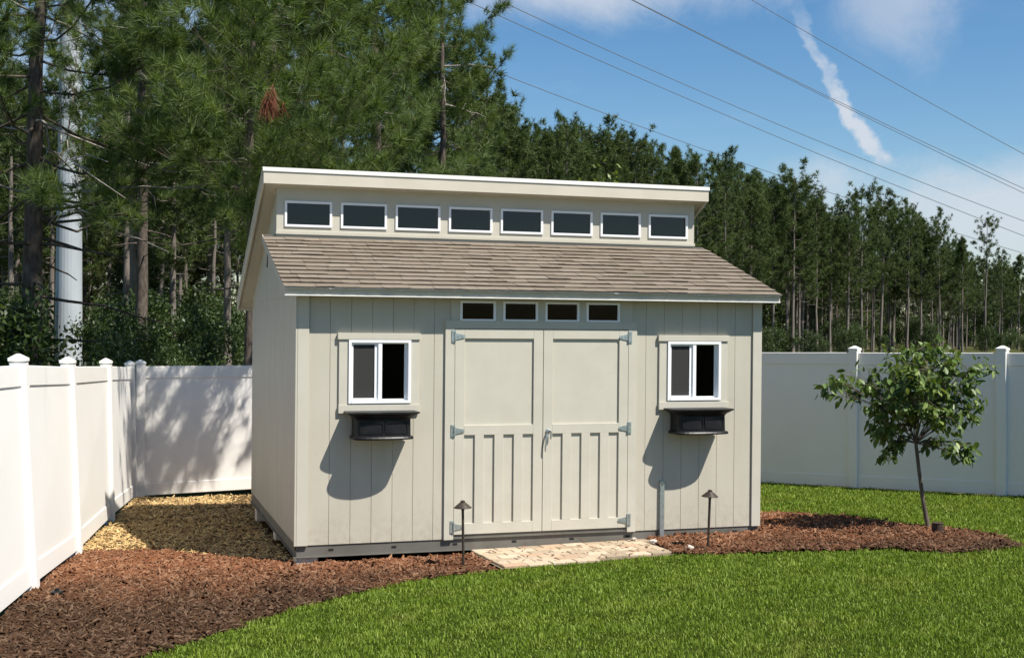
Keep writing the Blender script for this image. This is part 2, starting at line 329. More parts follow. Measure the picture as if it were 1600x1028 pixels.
def mulch_mat():
    """fresh red chips by the shed, older grey-brown ones towards the lawn"""
    m = bpy.data.materials.new('mulch_chips'); m.use_nodes = True; nt = m.node_tree; N = nt.nodes; L = nt.links
    b = N['Principled BSDF']; b.inputs['Roughness'].default_value = 0.85; b.inputs['Specular IOR Level'].default_value = 0.06
    g = N.new('ShaderNodeNewGeometry')
    def rampc(cols):
        r = N.new('ShaderNodeValToRGB'); L.new(g.outputs['Random Per Island'], r.inputs[0]); e = r.color_ramp.elements
        while len(e) > 1: e.remove(e[0])
        e[0].position = 0; e[0].color = (*cols[0], 1)
        for i, c in enumerate(cols[1:]): x = e.new((i + 1) / (len(cols) - 1)); x.color = (*c, 1)
        return r.outputs[0]
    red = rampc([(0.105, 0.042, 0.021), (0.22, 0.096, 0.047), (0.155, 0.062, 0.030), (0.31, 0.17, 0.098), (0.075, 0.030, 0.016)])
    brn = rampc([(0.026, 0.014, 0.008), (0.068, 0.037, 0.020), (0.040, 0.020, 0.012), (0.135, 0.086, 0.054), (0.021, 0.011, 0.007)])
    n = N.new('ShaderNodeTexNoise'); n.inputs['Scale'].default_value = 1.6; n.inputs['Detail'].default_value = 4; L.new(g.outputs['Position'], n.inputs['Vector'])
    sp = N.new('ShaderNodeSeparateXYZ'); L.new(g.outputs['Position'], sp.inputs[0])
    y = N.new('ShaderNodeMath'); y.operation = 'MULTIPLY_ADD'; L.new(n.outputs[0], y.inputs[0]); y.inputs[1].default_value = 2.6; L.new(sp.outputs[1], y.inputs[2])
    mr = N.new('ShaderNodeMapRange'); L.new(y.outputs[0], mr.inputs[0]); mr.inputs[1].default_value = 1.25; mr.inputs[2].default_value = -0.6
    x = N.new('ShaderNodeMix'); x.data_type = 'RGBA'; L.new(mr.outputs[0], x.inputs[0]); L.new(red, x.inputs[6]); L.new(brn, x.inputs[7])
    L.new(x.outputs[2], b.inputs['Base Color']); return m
M['mulch'] = mulch_mat()
M['tanchip'] = mat('pale_wood_chips', (0.5, 0.4, 0.2), 0.85, island=[(0.25, 0.148, 0.062), (0.62, 0.43, 0.19), (0.44, 0.285, 0.115), (0.72, 0.53, 0.26), (0.17, 0.095, 0.043), (0.58, 0.40, 0.178)], spec=0.1)

# ------------------------------------------------------------------ setting: ground, lawn, beds
W, D = 4.877, 3.94
def sheet(name, xs, ys, m, dz=0.0, kind='structure', poly=None):
    X, Y = np.meshgrid(xs, ys); Z = gz(X, Y) + dz
    v = np.stack([X.ravel(), Y.ravel(), Z.ravel()], 1); nx = len(xs)
    i = (np.arange(len(ys) - 1)[:, None] * nx + np.arange(nx - 1)[None, :]).ravel()
    q = np.stack([i, i + 1, i + 1 + nx, i + nx], 1)
    return tag(link(bpy.data.objects.new(name, np_mesh(name, v, [q], m))), kind=kind)
def poly_sheet(name, poly, m, dz):
    bm = bmesh.new(); vs = [bm.verts.new((x, y, gz(x, y) + dz)) for x, y in poly]
    f = bm.faces.new(vs); bmesh.ops.triangulate(bm, faces=[f])
    for _ in range(6):
        es = [e for e in bm.edges if e.calc_length() > 0.7]
        if not es: break
        bmesh.ops.subdivide_edges(bm, edges=es, cuts=1); bmesh.ops.triangulate(bm, faces=bm.faces)
    for v in bm.verts: v.co.z = gz(v.co.x, v.co.y) + dz
    bmesh.ops.recalc_face_normals(bm, faces=bm.faces)
    if sum(fc.normal.z for fc in bm.faces) < 0: bmesh.ops.reverse_faces(bm, faces=bm.faces)
    me = bpy.data.meshes.new(name); bm.to_mesh(me); bm.free(); me.materials.append(m)
    return tag(link(bpy.data.objects.new(name, me)), kind='structure')
sheet('ground', np.concatenate([[-900, -300, -100, -40], np.linspace(-16, 16, 81), [40, 100, 300, 900]]),
      np.concatenate([[-300, -80, -30], np.linspace(-16, 12, 15), [40, 100, 300, 1200]]), M['ground'], -0.012)
LB = [(-1.95, -4.4), (-1.56, -3.75), (-1.03, -3.07), (-0.38, -2.24), (0.28, -1.70), (0.80, -1.36), (1.18, -1.24), (1.67, -1.13)]
PAV = [(1.70, 0.0), (1.68, -1.13), (3.44, -1.00), (3.58, 0.0)]
BED = [(3.44, -1.00), (3.72, -1.12), (4.03, -1.19), (4.87, -1.42), (5.4, -1.55), (5.75, -2.0), (6.23, -2.06), (6.66, -1.88), (6.90, -1.22), (6.80, -0.72), (6.54, -0.18), (6.4, 0.66), (5.70, 1.30), (4.9, 1.45), (4.9, 0.06), (3.58, 0.06)]
REDL = [(-2.75, -4.6)] + LB + [(1.70, 0.06), (0.02, 0.14), (-0.06, 0.12), (-0.65, 0.74), (-1.28, 1.28), (-1.97, 1.20), (-2.28, -1.0)]
TAN = [(-1.97, 1.20), (-1.28, 1.28), (-0.65, 0.74), (-0.06, 0.12), (0.02, 0.14), (0.05, 3.9), (W, 3.9), (W + 0.6, 7.15), (-1.33, 6.62)]
LAWN = LB + [(3.44, -1.00)] + BED[1:13] + [(5.6, 4.2), (6.9, 5.7), (7.49, 4.74), (9.36, 1.74), (12.6, -3.4), (12.6, -9.5), (-2.6, -9.5)]
poly_sheet('lawn', LAWN, M['lawn'], 0.006)
poly_sheet('mulch_bed', REDL, M['soil_red'], 0.002)
poly_sheet('tree_mulch_bed', BED, M['soil_red'], 0.010)
poly_sheet('pale_chip_path', TAN, M['soil_tan'], 0.010)

def chips(name, poly, n, L0, L1, w0, w1, m, zoff, seed, tilt=0.35, edge_thin=True):
    r = np.random.default_rng(seed); P = np.array(poly); lo, hi = P.min(0), P.max(0)
    x = r.uniform(lo[0], hi[0], n * 3); y = r.uniform(lo[1], hi[1], n * 3); k = in_poly(x, y, poly); x, y = x[k][:n], y[k][:n]; n = len(x)
    dx = x + r.normal(0, 0.012, n); dy = y + r.normal(0, 0.02, n)
    L = r.uniform(L0, L1, n) * np.where(r.random(n) < 0.08, 1.6, 1.0); w = r.uniform(w0, w1, n); t = w * r.uniform(0.25, 0.5, n)
    a = r.uniform(0, 2 * math.pi, n); til = r.normal(0, tilt, n); rol = r.normal(0, tilt, n)
    d = np.stack([np.cos(a) * np.cos(til), np.sin(a) * np.cos(til), np.sin(til)], 1)
    s = np.stack([-np.sin(a), np.cos(a), rol * 0.8], 1); s = norm(s - d * (s * d).sum(1)[:, None]); u = np.cross(d, s)
    hump = vnoise(dx, dy, 0.25, seed) * 0.022 + vnoise(dx, dy, 0.8, seed + 1) * 0.016 - 0.006
    hump = hump - 0.024 * np.clip((dy + 0.42) / 0.35, 0, 1) * (dx > -0.05) * (dx < 1.75)
    c = np.stack([dx, dy, gz(dx, dy) + zoff + hump + np.abs(r.normal(0, 0.010, n))], 1)
    hl, hw, ht = (L / 2)[:, None] * d, (w / 2)[:, None] * s, (t / 2)[:, None] * u
    tp = r.uniform(0.35, 1.0, (n, 1)); tq = r.uniform(0.35, 1.0, (n, 1))
    V = np.stack([c - hl - hw * tp - ht, c + hl - hw * tq - ht, c + hl + hw * tq - ht, c - hl + hw * tp - ht,
                  c - hl - hw * tp + ht, c + hl - hw * tq + ht, c + hl + hw * tq + ht, c - hl + hw * tp + ht], 1).reshape(-1, 3)
    b = np.arange(n)[:, None] * 8
    q = np.concatenate([b + np.array([f]) for f in ((4, 5, 6, 7), (0, 1, 5, 4), (1, 2, 6, 5), (2, 3, 7, 6), (3, 0, 4, 7))])
    return tag(link(bpy.data.objects.new(name, np_mesh(name, V, [q], m))), kind='stuff')
REDC = [(-2.75, -4.5), (-1.85, -4.3)] + LB[1:-1] + [(1.62, -1.1), (1.66, 0.0), (0.0, 0.0), (-0.06, 0.10), (-0.65, 0.72), (-1.28, 1.26), (-1.95, 1.18), (-2.27, -1.0)]
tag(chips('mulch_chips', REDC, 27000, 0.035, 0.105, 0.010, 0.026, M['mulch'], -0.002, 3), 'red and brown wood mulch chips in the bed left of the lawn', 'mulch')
BEDC = BED[:-3] + [(4.95, 1.4), (4.95, 0.05), (4.88, 0.02), (3.62, 0.02)]
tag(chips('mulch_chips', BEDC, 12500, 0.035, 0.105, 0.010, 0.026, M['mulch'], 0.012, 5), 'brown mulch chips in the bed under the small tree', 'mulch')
tag(chips('wood_chips', TAN, 17000, 0.028, 0.085, 0.008, 0.020, M['tanchip'], 0.008, 7), 'pale yellow wood chips covering the strip beside the shed', 'wood chips')
tag(chips('scattered_chips', [(1.74, -0.06), (1.72, -1.05), (3.4, -0.95), (3.54, -0.06)], 60, 0.02, 0.055, 0.008, 0.017, M['mulch'], 0.034, 9, 0.08), 'loose mulch chips scattered over the tan pavers', 'mulch')

# paver step in front of the doors
pb = poly_sheet('paver_step', PAV, M['sand'], 0.016)
pm = {}
def paver_mesh(l, w):
    b = MB(); b.box(-l / 2, l / 2, -w / 2, w / 2, -0.03, 0.0); o = b.build('paver', M['paver'], None, bevel=0.006); me = o.data; bpy.data.objects.remove(o); return me
pm = [paver_mesh(0.225, 0.148), paver_mesh(0.11, 0.148)]
nrow = 8
for j in range(nrow):
    yy = -0.075 - j * 0.157; x = 1.71
    x_end = 3.57 - 0.14 * min(1.0, max(0.0, -yy / 1.0)); x_end -= 0.01
    first = True
    while x < x_end - 0.08:
        half = (first and j % 2 == 1) or (x + 0.225 > x_end + 0.05)
        l = 0.11 if half else 0.225; first = False
        yc = yy + (x + l / 2 - 1.6) * 0.0
        fy = -1.13 + (x + l / 2 - 1.7) * 0.073
        if yc - 0.07 > fy - 0.03:
            o = link(bpy.data.objects.new('paver', pm[1 if half else 0]), pb)
            o.location = (x + l / 2, yc, gz(x + l / 2, yc) + 0.036 + rng.normal(0, 0.0015))
            o.rotation_euler = (-0.037 + rng.normal(0, 0.006), rng.normal(-0.014, 0.006), rng.normal(0, 0.012))
        x += l + 0.009

def grass(name, poly, dens, seed, label, holes=(), region=None):
    r = np.random.default_rng(seed); P = np.array(poly); lo, hi = P.min(0), P.max(0)
    if region: lo = np.maximum(lo, region[0]); hi = np.minimum(hi, region[1])
    n = int(dens * np.prod(hi - lo)); x = r.uniform(lo[0], hi[0], n); y = r.uniform(lo[1], hi[1], n)
    # ragged edge: test a jittered point
    k = in_poly(x + r.normal(0, 0.018, n), y + r.normal(0, 0.022, n), poly)
    rel = np.stack([x - CAM[0], y - CAM[1]], 1); dep = rel @ FW[:2]; lat = rel @ RT[:2]
    k &= (dep > 6.3) & (dep < 21) & (np.abs(lat) < dep * 0.42 + 1.3)
    k &= r.random(n) < np.clip(11.5 / dep, 0.45, 1.0) ** 0.8
    x, y, dep = x[k], y[k], dep[k]; n = len(x)
    cl = vnoise(x, y, 0.09, seed) * 0.6 + vnoise(x, y, 0.35, seed + 1) * 0.4
    h = (0.014 + 0.048 * cl ** 1.2) * r.uniform(0.55, 1.3, n); w = r.uniform(0.0040, 0.0082, n) * np.clip(dep / 11, 0.85, 1.5)
    a = r.uniform(0, 2 * math.pi, n); face = a + r.normal(0, 0.5, n)
    lean = np.abs(r.normal(0.45, 0.38, n)); ld = np.stack([np.cos(a), np.sin(a), np.zeros(n)], 1); sd = np.stack([-np.sin(face), np.cos(face), np.zeros(n)], 1)
    # lean also follows a slow field so that tufts comb together
    fa = vnoise(x, y, 0.22, seed + 2) * 12; ld = norm(ld + 0.7 * np.stack([np.cos(fa), np.sin(fa), np.zeros(n)], 1))
    b = np.stack([x, y, gz(x, y) + 0.003], 1); up = np.array([0, 0, 1.])
    mid = b + up * (h * 0.55 * np.cos(lean * 0.6))[:, None] + ld * (h * 0.5 * np.sin(lean * 0.6))[:, None]
    tip = mid + up * (h * 0.5 * np.cos(lean * 1.7))[:, None] + ld * (h * 0.55 * np.sin(lean * 1.7))[:, None]
    hw = (w / 2)[:, None] * sd
    V = np.stack([b - hw, b + hw, mid + hw * 0.9, mid - hw * 0.9, tip], 1).reshape(-1, 3)
    i = np.arange(n)[:, None] * 5
    o = link(bpy.data.objects.new(name, np_mesh(name, V, [i + np.array([[0, 1, 2, 3]]), i + np.array([[3, 2, 4]])], M['grass'], True)))
    return tag(o, label, 'grass', kind='stuff')
grass('grass_blades', LAWN, 4600, 21, 'short mown green lawn grass in front of the shed')

# ------------------------------------------------------------------ vinyl fence
def fence(label, posts, last_panel=True, skip_first_post=False):
    """posts: list of (base xyz, top xyz) of cap tip"""
    o = empty('vinyl_fence', posts[0][0]); inv = Vector(posts[0][0])
    def L(p): return (p[0] - inv.x, p[1] - inv.y, p[2] - inv.z)
    def ring(c, d, s, hw, hd): return [tuple(np.array(c) - d * hw - s * hd), tuple(np.array(c) + d * hw - s * hd), tuple(np.array(c) + d * hw + s * hd), tuple(np.array(c) - d * hw + s * hd)]
    n = len(posts); A = [np.array(L(p[0])) for p in posts]; B = [np.array(L(p[1])) for p in posts]
    for i in range(n):
        j, k = max(i - 1, 0), min(i + 1, n - 1); d = A[k] - A[j]; d[2] = 0; d /= np.linalg.norm(d); s = np.array([-d[1], d[0], 0])
        ax = B[i] - A[i]; ax /= np.linalg.norm(ax); H = np.linalg.norm(B[i] - A[i])
        p = MB(); p.hexa(ring(A[i] - ax * 0.25, d, s, 0.0635, 0.0635), ring(A[i] + ax * (H - 0.055), d, s, 0.0635, 0.0635))
        po = p.build('post', M['fence'], o, bevel=0.006)
        c = MB(); e = A[i] + ax * (H - 0.062)
        c.hexa(ring(e, d, s, 0.071, 0.071), ring(e + ax * 0.028, d, s, 0.071, 0.071))
        c.hexa(ring(e + ax * 0.0281, d, s, 0.067, 0.067), ring(e + ax * 0.062, d, s, 0.012, 0.012))
        c.build('post_cap', M['fence'], po, bevel=0.003)
    for i in range(n - 1):
        d = A[i + 1] - A[i]; LEN = np.linalg.norm(d[:2]); d0 = d.copy(); d0[2] = 0; d0 /= np.linalg.norm(d0); s = np.array([-d0[1], d0[0], 0])
        HH = [np.linalg.norm(B[k] - A[k]) - 1.92 for k in range(n)]
        def strip(name, z0, z1, hd, bev=0.006, e=0.055):
            q = MB(); lo = []; hi = []
            for (k, sg) in ((i, 1), (i + 1, -1)):
                ax = (B[k] - A[k]) / np.linalg.norm(B[k] - A[k]); c = A[k] + d0 * sg * e
                lo.append(c + ax * (z0 + (HH[k] if z0 > 1 else 0))); hi.append(c + ax * (z1 + (HH[k] if z1 > 1 else 0)))
            b = [lo[0] - s * hd, lo[1] - s * hd, lo[1] + s * hd, lo[0] + s * hd]; t = [hi[0] - s * hd, hi[1] - s * hd, hi[1] + s * hd, hi[0] + s * hd]
            q.hexa(b, t); return q.build(name, M['fence'], o, bevel=bev)
        strip('bottom_rail', 0.045, 0.215, 0.028); strip('top_rail', 1.655, 1.825, 0.028); strip('infill_panel', 0.21, 1.66, 0.016, 0.0)
    return tag(o, label, 'fence')
PL = [((-2.95, -5.05, 0.10), (-3.10, -5.0, 2.03)), ((-2.60, -2.98, 0.06), (-2.74, -2.95, 1.99)), ((-2.285, -0.97, 0.024), (-2.395, -0.93, 1.943)), ((-1.985, 1.05, -0.057), (-2.075, 1.08, 1.862)),
      ((-1.675, 3.80, -0.15), (-1.725, 3.82, 1.771)), ((-1.36, 6.56, -0.29), (-1.41, 6.58, 1.66))]
fence('bright white vinyl fence running along the left edge into the corner', PL)
PB = [((-1.262, 6.70, -0.30), (-1.262, 6.70, 1.67)), ((1.22, 6.87, -0.25), (1.22, 6.87, 1.68)), ((3.62, 7.03, -0.22), (3.62, 7.03, 1.70)), ((5.92, 7.19, -0.19), (5.92, 7.19, 1.74))]
fence('white vinyl back fence between the left corner and the shed', PB)
PR = []
for k in range(-2, 4):
    x, y = 8.272 + k * 1.080, 3.455 - k * 1.735; z = 0.043 + k * 0.04
    PR.append(((x, y, gz(x, y) - 0.02), (x - 0.015, y + 0.01, z + 1.915)))
fence('shaded white vinyl fence behind the small tree at right', PR)

# ------------------------------------------------------------------ shed
shed = empty('garden_shed', (0, 0, 0))
tag(shed, 'beige garden shed with clerestory windows, shingled roof and double doors', 'shed')
def rect_minus(x0, x1, z0, z1, holes):
    """rectangles of a board once the openings are cut out (slab decomposition along z)"""
    holes = [h for h in holes if h[0] < x1 and h[1] > x0]
    zs = sorted({z0, z1} | {min(max(h[k], z0), z1) for h in holes for k in (2, 3)}); out = []
    for a, b in zip(zs, zs[1:]):
        if b - a < 1e-6: continue
        segs = [(x0, x1)]
        for (hx0, hx1, hz0, hz1) in holes:
            if hz0 < b - 1e-6 and hz1 > a + 1e-6:
                ns = []
                for (p, q) in segs:
                    if hx1 <= p or hx0 >= q: ns.append((p, q)); continue
                    if hx0 > p: ns.append((p, hx0))
                    if hx1 < q: ns.append((hx1, q))
                segs = ns
        out += [(p, q, a, b) for p, q in segs if q - p > 1e-4]
    return out
Z0, ZE = 0.128, 2.53
w1 = (0.479, 1.084, 1.452, 2.057); w2 = (3.791, 4.395, 1.448, 2.055)
DX0, DX1, DZ0, DZ1 = 1.525, 3.352, 0.160, 2.167
TR = [(1.58 + 0.4395 * i, 1.934 + 0.4395 * i, 2.248, 2.438) for i in range(4)]
holes = [w1, w2, (DX0, DX1, DZ0, DZ1)] + TR
fwall = MB()
for (a, b, c, d) in rect_minus(0.0, W, Z0, 2.60, holes): fwall.box(a, b, 0.006, 0.09, c, d)
front = fwall.build('front_wall', M['siding'], shed)
edges = [0.105] + [0.1016 + 0.2032 * k for k in range(1, 24)] + [W - 0.105]
for a, b in zip(edges, edges[1:]):
    rs = rect_minus(a + 0.0022, b - 0.0022, Z0 - 0.012, 2.52, holes)
    q = MB()
    for (p, s_, c, d) in rs: q.box(p, s_, rng.normal(0, 0.0004), 0.0057, c, d)
    if rs: q.build('siding_board', M['siding'], front)
# left wall outline (y, z): lower roof slope, clerestory step, upper roof slope
SL = (3.144 - 2.551) / 1.84
def z_low(y): return 2.551 + SL * (y + 0.21)
def z_up(y): return 3.834 - 0.5 * (y - 1.475)
YC = 1.63
def wall_top(y): return (z_low(y) - 0.05) if y < YC else (z_up(y) - 0.11)
outl = [(0.0, Z0), (D, Z0), (D, wall_top(D)), (YC + 0.001, wall_top(YC + 0.001)), (YC, wall_top(YC - 1e-6)), (0.0, wall_top(0))]
lw = MB(); lw.prism(outl, 0, 0.0016, 0.09); left = lw.build('left_wall', M['siding'], shed)
k = 0; y = 0.012
while y < D - 0.02:
    y2 = min(D, 0.012 + 0.2032 * (k + 1)); q = MB()
    q.box(rng.normal(0, 0.0002), 0.0013, y + 0.0006, y2 - 0.0006, Z0 - 0.012, 2.40 if y2 > D - 0.18 else 2.455); q.build('siding_board', M['siding'], left)
    y = y2; k += 1
gp = MB(); gp.prism([(0.0, 2.47), (D - 0.10, 2.47), (D, wall_top(D)), (YC, wall_top(YC + 1e-3)), (YC - 0.001, wall_top(YC - 0.01)), (0.0, wall_top(0))], 0, -0.006, 0.0012)
gp.build('gable_panel', M['siding'], left)
gv = MB(); gv.prism([(2.36, 2.83), (2.44, 2.83), (2.37, 2.97)], 0, -0.014, -0.0065); gv.build('vent_flap', M['bronze'], left)
rw = MB(); rw.prism(outl, 0, W - 0.09, W - 0.002); rw.build('right_wall', M['siding'], shed)
bw = MB(); bw.box(0.09, W - 0.09, D - 0.09, D, Z0, 2.40); bw.build('back_wall', M['siding'], shed)
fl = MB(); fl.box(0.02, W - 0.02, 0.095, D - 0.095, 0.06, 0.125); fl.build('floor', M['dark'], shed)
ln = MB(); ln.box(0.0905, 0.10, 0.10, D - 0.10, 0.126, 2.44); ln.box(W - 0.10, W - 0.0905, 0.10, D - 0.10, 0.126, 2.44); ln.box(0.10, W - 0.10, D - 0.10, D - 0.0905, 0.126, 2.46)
ln.build('added_dark_lining', M['dark'], shed)  # added near-black lining that keeps the window panes dark
lf_ = MB(); lf_.box(0.0915, W - 0.0915, 0.0915, D - 0.102, 2.465, 2.49); lf_.build('added_dark_deck', M['dark'], shed)  # added deck, blocks the lit interior from the transom panes
lf_ = MB(); lf_.box(0.0915, W - 0.0915, YC + 0.55, YC + 0.57, 2.496, 3.05); lf_.build('added_dark_back', M['dark'], shed)  # added dark sheet behind the clerestory panes
# corner boards
for (a, b) in ((-0.004, 0.1035), (W - 0.1035, W)):
    q = MB(); q.box(a, b, -0.022, -0.002, Z0 - 0.014, 2.50); q.build('corner_board', M['trim'], front, bevel=0.002)
q = MB(); q.box(-0.024, -0.006, -0.022, 0.012, Z0 - 0.014, 2.46); q.build('corner_board', M['trim'], left, bevel=0.002)
# steel perimeter base with painted slots
st = MB(); st.box(0.004, W - 0.004, 0.010, 0.05, 0.0, Z0 - 0.002); st.box(0.004, 0.05, 0.05, D, 0.0, Z0 - 0.002); st.box(W - 0.05, W - 0.004, 0.05, D, 0.0, Z0 - 0.002); st.box(0.05, W - 0.05, D - 0.05, D - 0.001, 0.0, Z0 - 0.002)
st.box(-0.014, 0.004, 0.0, D, 0.0, 0.010); st.box(0.004, W - 0.004, -0.006, 0.010, 0.0, 0.007)
base = st.build('steel_base', M['steel'], shed)
for i in range(8):
    q = MB(); x = 0.33 + i * 0.609; q.box(x - 0.024, x + 0.024, 0.0085, 0.0105, 0.052, 0.074); q.build('painted_slot', M['slotshade'], base)  # solid near-black boxes painted as the shade of open slots
# joists under the floor
for i in range(6):
    q = MB(); x = 0.35 + i * 0.83; q.box(x, x + 0.04, 0.06, D - 0.06, 0.0, 0.058); q.build('floor_joist', M['steel'], base)

# lower roof: deck, soffit, fascia and single shingles
OL, OR = 0.154, 0.128
dk = MB(); ye = -0.163
dk.prism([(ye, z_low(ye) - 0.012), (YC + 0.05, z_low(YC + 0.05) - 0.012), (YC + 0.05, z_low(YC + 0.05) - 0.040), (ye, z_low(ye) - 0.040)], 0, -OL + 0.012, W + OR - 0.012)
lroof = dk.build('lower_roof', M['deck'], shed)
q = MB(); q.box(-OL + 0.004, W + OR - 0.004, ye - 0.012, ye + 0.006, 2.467, z_low(ye) - 0.014); q.build('fascia', M['trim'], lroof, bevel=0.002)
q = MB(); q.box(-OL + 0.004, W + OR - 0.004, ye - 0.020, ye - 0.0125, 2.466, 2.476); q.build('painted_lit_edge', M['drip'], lroof)  # white strip paints the sunlit bottom edge of the fascia
q = MB(); q.box(-OL, W + OR, ye - 0.040, ye - 0.0125, z_low(ye - 0.04) - 0.020, z_low(ye - 0.04) - 0.011); q.build('drip_edge', M['drip'], lroof)
q = MB(); q.box(-OL + 0.02, W + OR - 0.02, ye + 0.0065, 0.010, 2.486, 2.498); q.build('soffit', M['trim'], lroof)
for xx in (-OL + 0.004, W + OR - 0.018):
    q = MB(); q.prism([(ye + 0.007, z_low(ye) - 0.014), (YC + 0.05, z_low(YC + 0.05) - 0.014), (YC + 0.05, z_low(YC + 0.05) - 0.095), (ye + 0.007, z_low(ye) - 0.080)], 0, xx, xx + 0.014); q.build('rake_board', M['trim'], lroof)
ang = math.atan(SL); EXPO = 0.1445; SLEN = math.hypot(1.84, 1.84 * SL)
vari = {}
def shingle_mesh(l, v):
    key = (round(l, 2), v)
    if key not in vari:
        l = key[0]; r = np.random.default_rng(int(l * 1000) + v * 7); b = MB(); n = 5; xs = np.linspace(-l / 2 + 0.0015, l / 2 - 0.0015, n)
        fr = [0.0 + r.normal(0, 0.002) for _ in xs]; th = 0.007 + 0.006 * r.random()
        vs = []; fs = []
        for i, x in enumerate(xs):
            lift = 0.003 * r.random()
            vs += [(x, fr[i], lift), (x, fr[i], th + lift), (x, 0.165, 0.0015), (x, 0.165, 0.0)]
        for i in range(n - 1):
            a, c = i * 4, (i + 1) * 4; fs += [(a, c, c + 1, a + 1), (a + 1, c + 1, c + 2, a + 2), (a + 3, a + 2, c + 2, c + 3)]
        fs += [(0, 1, 2, 3), ((n - 1) * 4 + 3, (n - 1) * 4 + 2, (n - 1) * 4 + 1, (n - 1) * 4)]
        b.add(vs, fs); o = b.build('shingle', M['shingle']); o.data.materials.append(M['shedge'])
        for pi in range(0, 3 * (n - 1), 3): o.data.polygons[pi].material_index = 1
        vari[key] = o.data; bpy.data.objects.remove(o)
    return vari[key]
for j in range(13):
    s0 = j * EXPO; y = -0.212 + s0 * math.cos(ang); z = z_low(y) - 0.0095
    x = -OL - 0.006; xe = W + OR + 0.006; x0 = x
    while x < xe - 0.01:
        l = float(rng.choice([0.17, 0.20, 0.23, 0.27, 0.31, 0.35], p=[.14, .2, .22, .2, .14, .1]))
        if x == x0: l = float(rng.choice([0.12, 0.17, 0.23, 0.3]))
        if xe - (x + l) < 0.10: l = xe - x
        o = link(bpy.data.objects.new('shingle', shingle_mesh(l, int(rng.integers(0, 3)))), lroof)
        o.location = (x + round(l, 2) / 2, y, z + rng.uniform(0, 0.003)); o.rotation_euler = (ang - 0.03, 0, rng.normal(0, 0.0015))
        x += l
# clerestory wall
cl_holes = [(0.084 + 0.6015 * i, 0.582 + 0.6005 * i, 3.240, 3.507) for i in range(8)]
cw = MB()
for (a, b, c, d) in rect_minus(0.0, W, 3.05, 3.66, cl_holes): cw.box(a, b, YC, YC + 0.08, c, d)
cler = cw.build('clerestory_wall', M['trim'], shed)
q = MB(); q.box(-0.012, W + 0.006, YC - 0.016, YC - 0.001, 3.155, 3.185); q.build('flashing_board', M['trim'], cler)
def window(name, h, y, fw_, dep, glassm, parent, proud=0.014, pane_in=0.012):
    x0, x1, z0, z1 = h; q = MB(); a = proud
    q.box(x0 - 0.004, x0 + fw_, y - a, y + dep, z0 - 0.004, z1 + 0.004); q.box(x1 - fw_, x1 + 0.004, y - a, y + dep, z0 - 0.004, z1 + 0.004)
    q.box(x0 + fw_, x1 - fw_, y - a, y + dep, z1 - fw_, z1 + 0.004); q.box(x0 + fw_, x1 - fw_, y - a, y + dep, z0 - 0.004, z0 + fw_)
    o = q.build(name, M['vinylw'], parent, bevel=0.0)
    g = MB(); g.box(x0 + fw_, x1 - fw_, y + pane_in, y + pane_in + 0.004, z0 + fw_, z1 - fw_); g.build('pane', glassm, o)
    return o
for h in cl_holes: window('clerestory_window', h, YC, 0.020, 0.05, M['glassup'], shed)
# upper roof
OLU, ORU = 0.164, 0.105; YF = YC - 0.155; YB = 4.16
up = MB(); up.prism([(YF, z_up(YF) - 0.004), (YB, z_up(YB) - 0.004), (YB, z_up(YB) - 0.035), (YF, z_up(YF) - 0.035)], 0, -OLU + 0.012, W + ORU - 0.012)
uroof = up.build('upper_roof', M['shingle'], shed)
q = MB(); q.prism([(YF + 0.013, z_up(YF) - 0.16), (YC + 0.002, 3.648), (YC + 0.10, z_up(YC + 0.10) - 0.105), (YB - 0.02, z_up(YB) - 0.105), (YB - 0.02, z_up(YB) - 0.09), (YC + 0.10, z_up(YC + 0.10) - 0.09), (YF + 0.013, z_up(YF) - 0.145)], 0, -OLU + 0.02, W + ORU - 0.02)
q.build('soffit', M['siding'], uroof)
q = MB(); q.box(-OLU, W + ORU, YF - 0.008, YF + 0.012, z_up(YF) - 0.165, z_up(YF) - 0.036); q.build('fascia', M['fascia'], uroof, bevel=0.002)
q = MB(); q.prism([(YF - 0.018, z_up(YF) - 0.036), (YF - 0.018, z_up(YF) + 0.006), (YF + 0.10, z_up(YF + 0.10) + 0.002), (YF + 0.10, z_up(YF + 0.10) - 0.003), (YF - 0.0085, z_up(YF) - 0.003), (YF - 0.0085, z_up(YF) - 0.036)], 0, -OLU - 0.008, W + ORU + 0.008)
q.build('drip_edge', M['drip'], uroof)
for xx, sgn in ((-OLU - 0.006, -1), (W + ORU - 0.014, 1)):
    q = MB(); q.prism([(YF + 0.013, z_up(YF + 0.013) - 0.030), (YB, z_up(YB) - 0.030), (YB, z_up(YB) - 0.135), (YF + 0.013, z_up(YF + 0.013) - 0.155)], 0, xx, xx + 0.02); q.build('rake_board', M['fascia'], uroof, bevel=0.002)
    q = MB(); x2 = xx - 0.007 if sgn < 0 else xx + 0.0205
    q.prism([(YF - 0.005, z_up(YF - 0.005) + 0.003), (YB + 0.01, z_up(YB + 0.01) + 0.003), (YB + 0.01, z_up(YB + 0.01) - 0.035), (YF - 0.005, z_up(YF - 0.005) - 0.035)], 0, x2, x2 + 0.0065); q.build('rake_drip_edge', M['fascia'], uroof)
q = MB(); q.box(-OLU + 0.02, W + ORU - 0.02, YB - 0.018, YB - 0.001, z_up(YB) - 0.135, z_up(YB) - 0.036); q.build('back_fascia', M['fascia'], uroof)

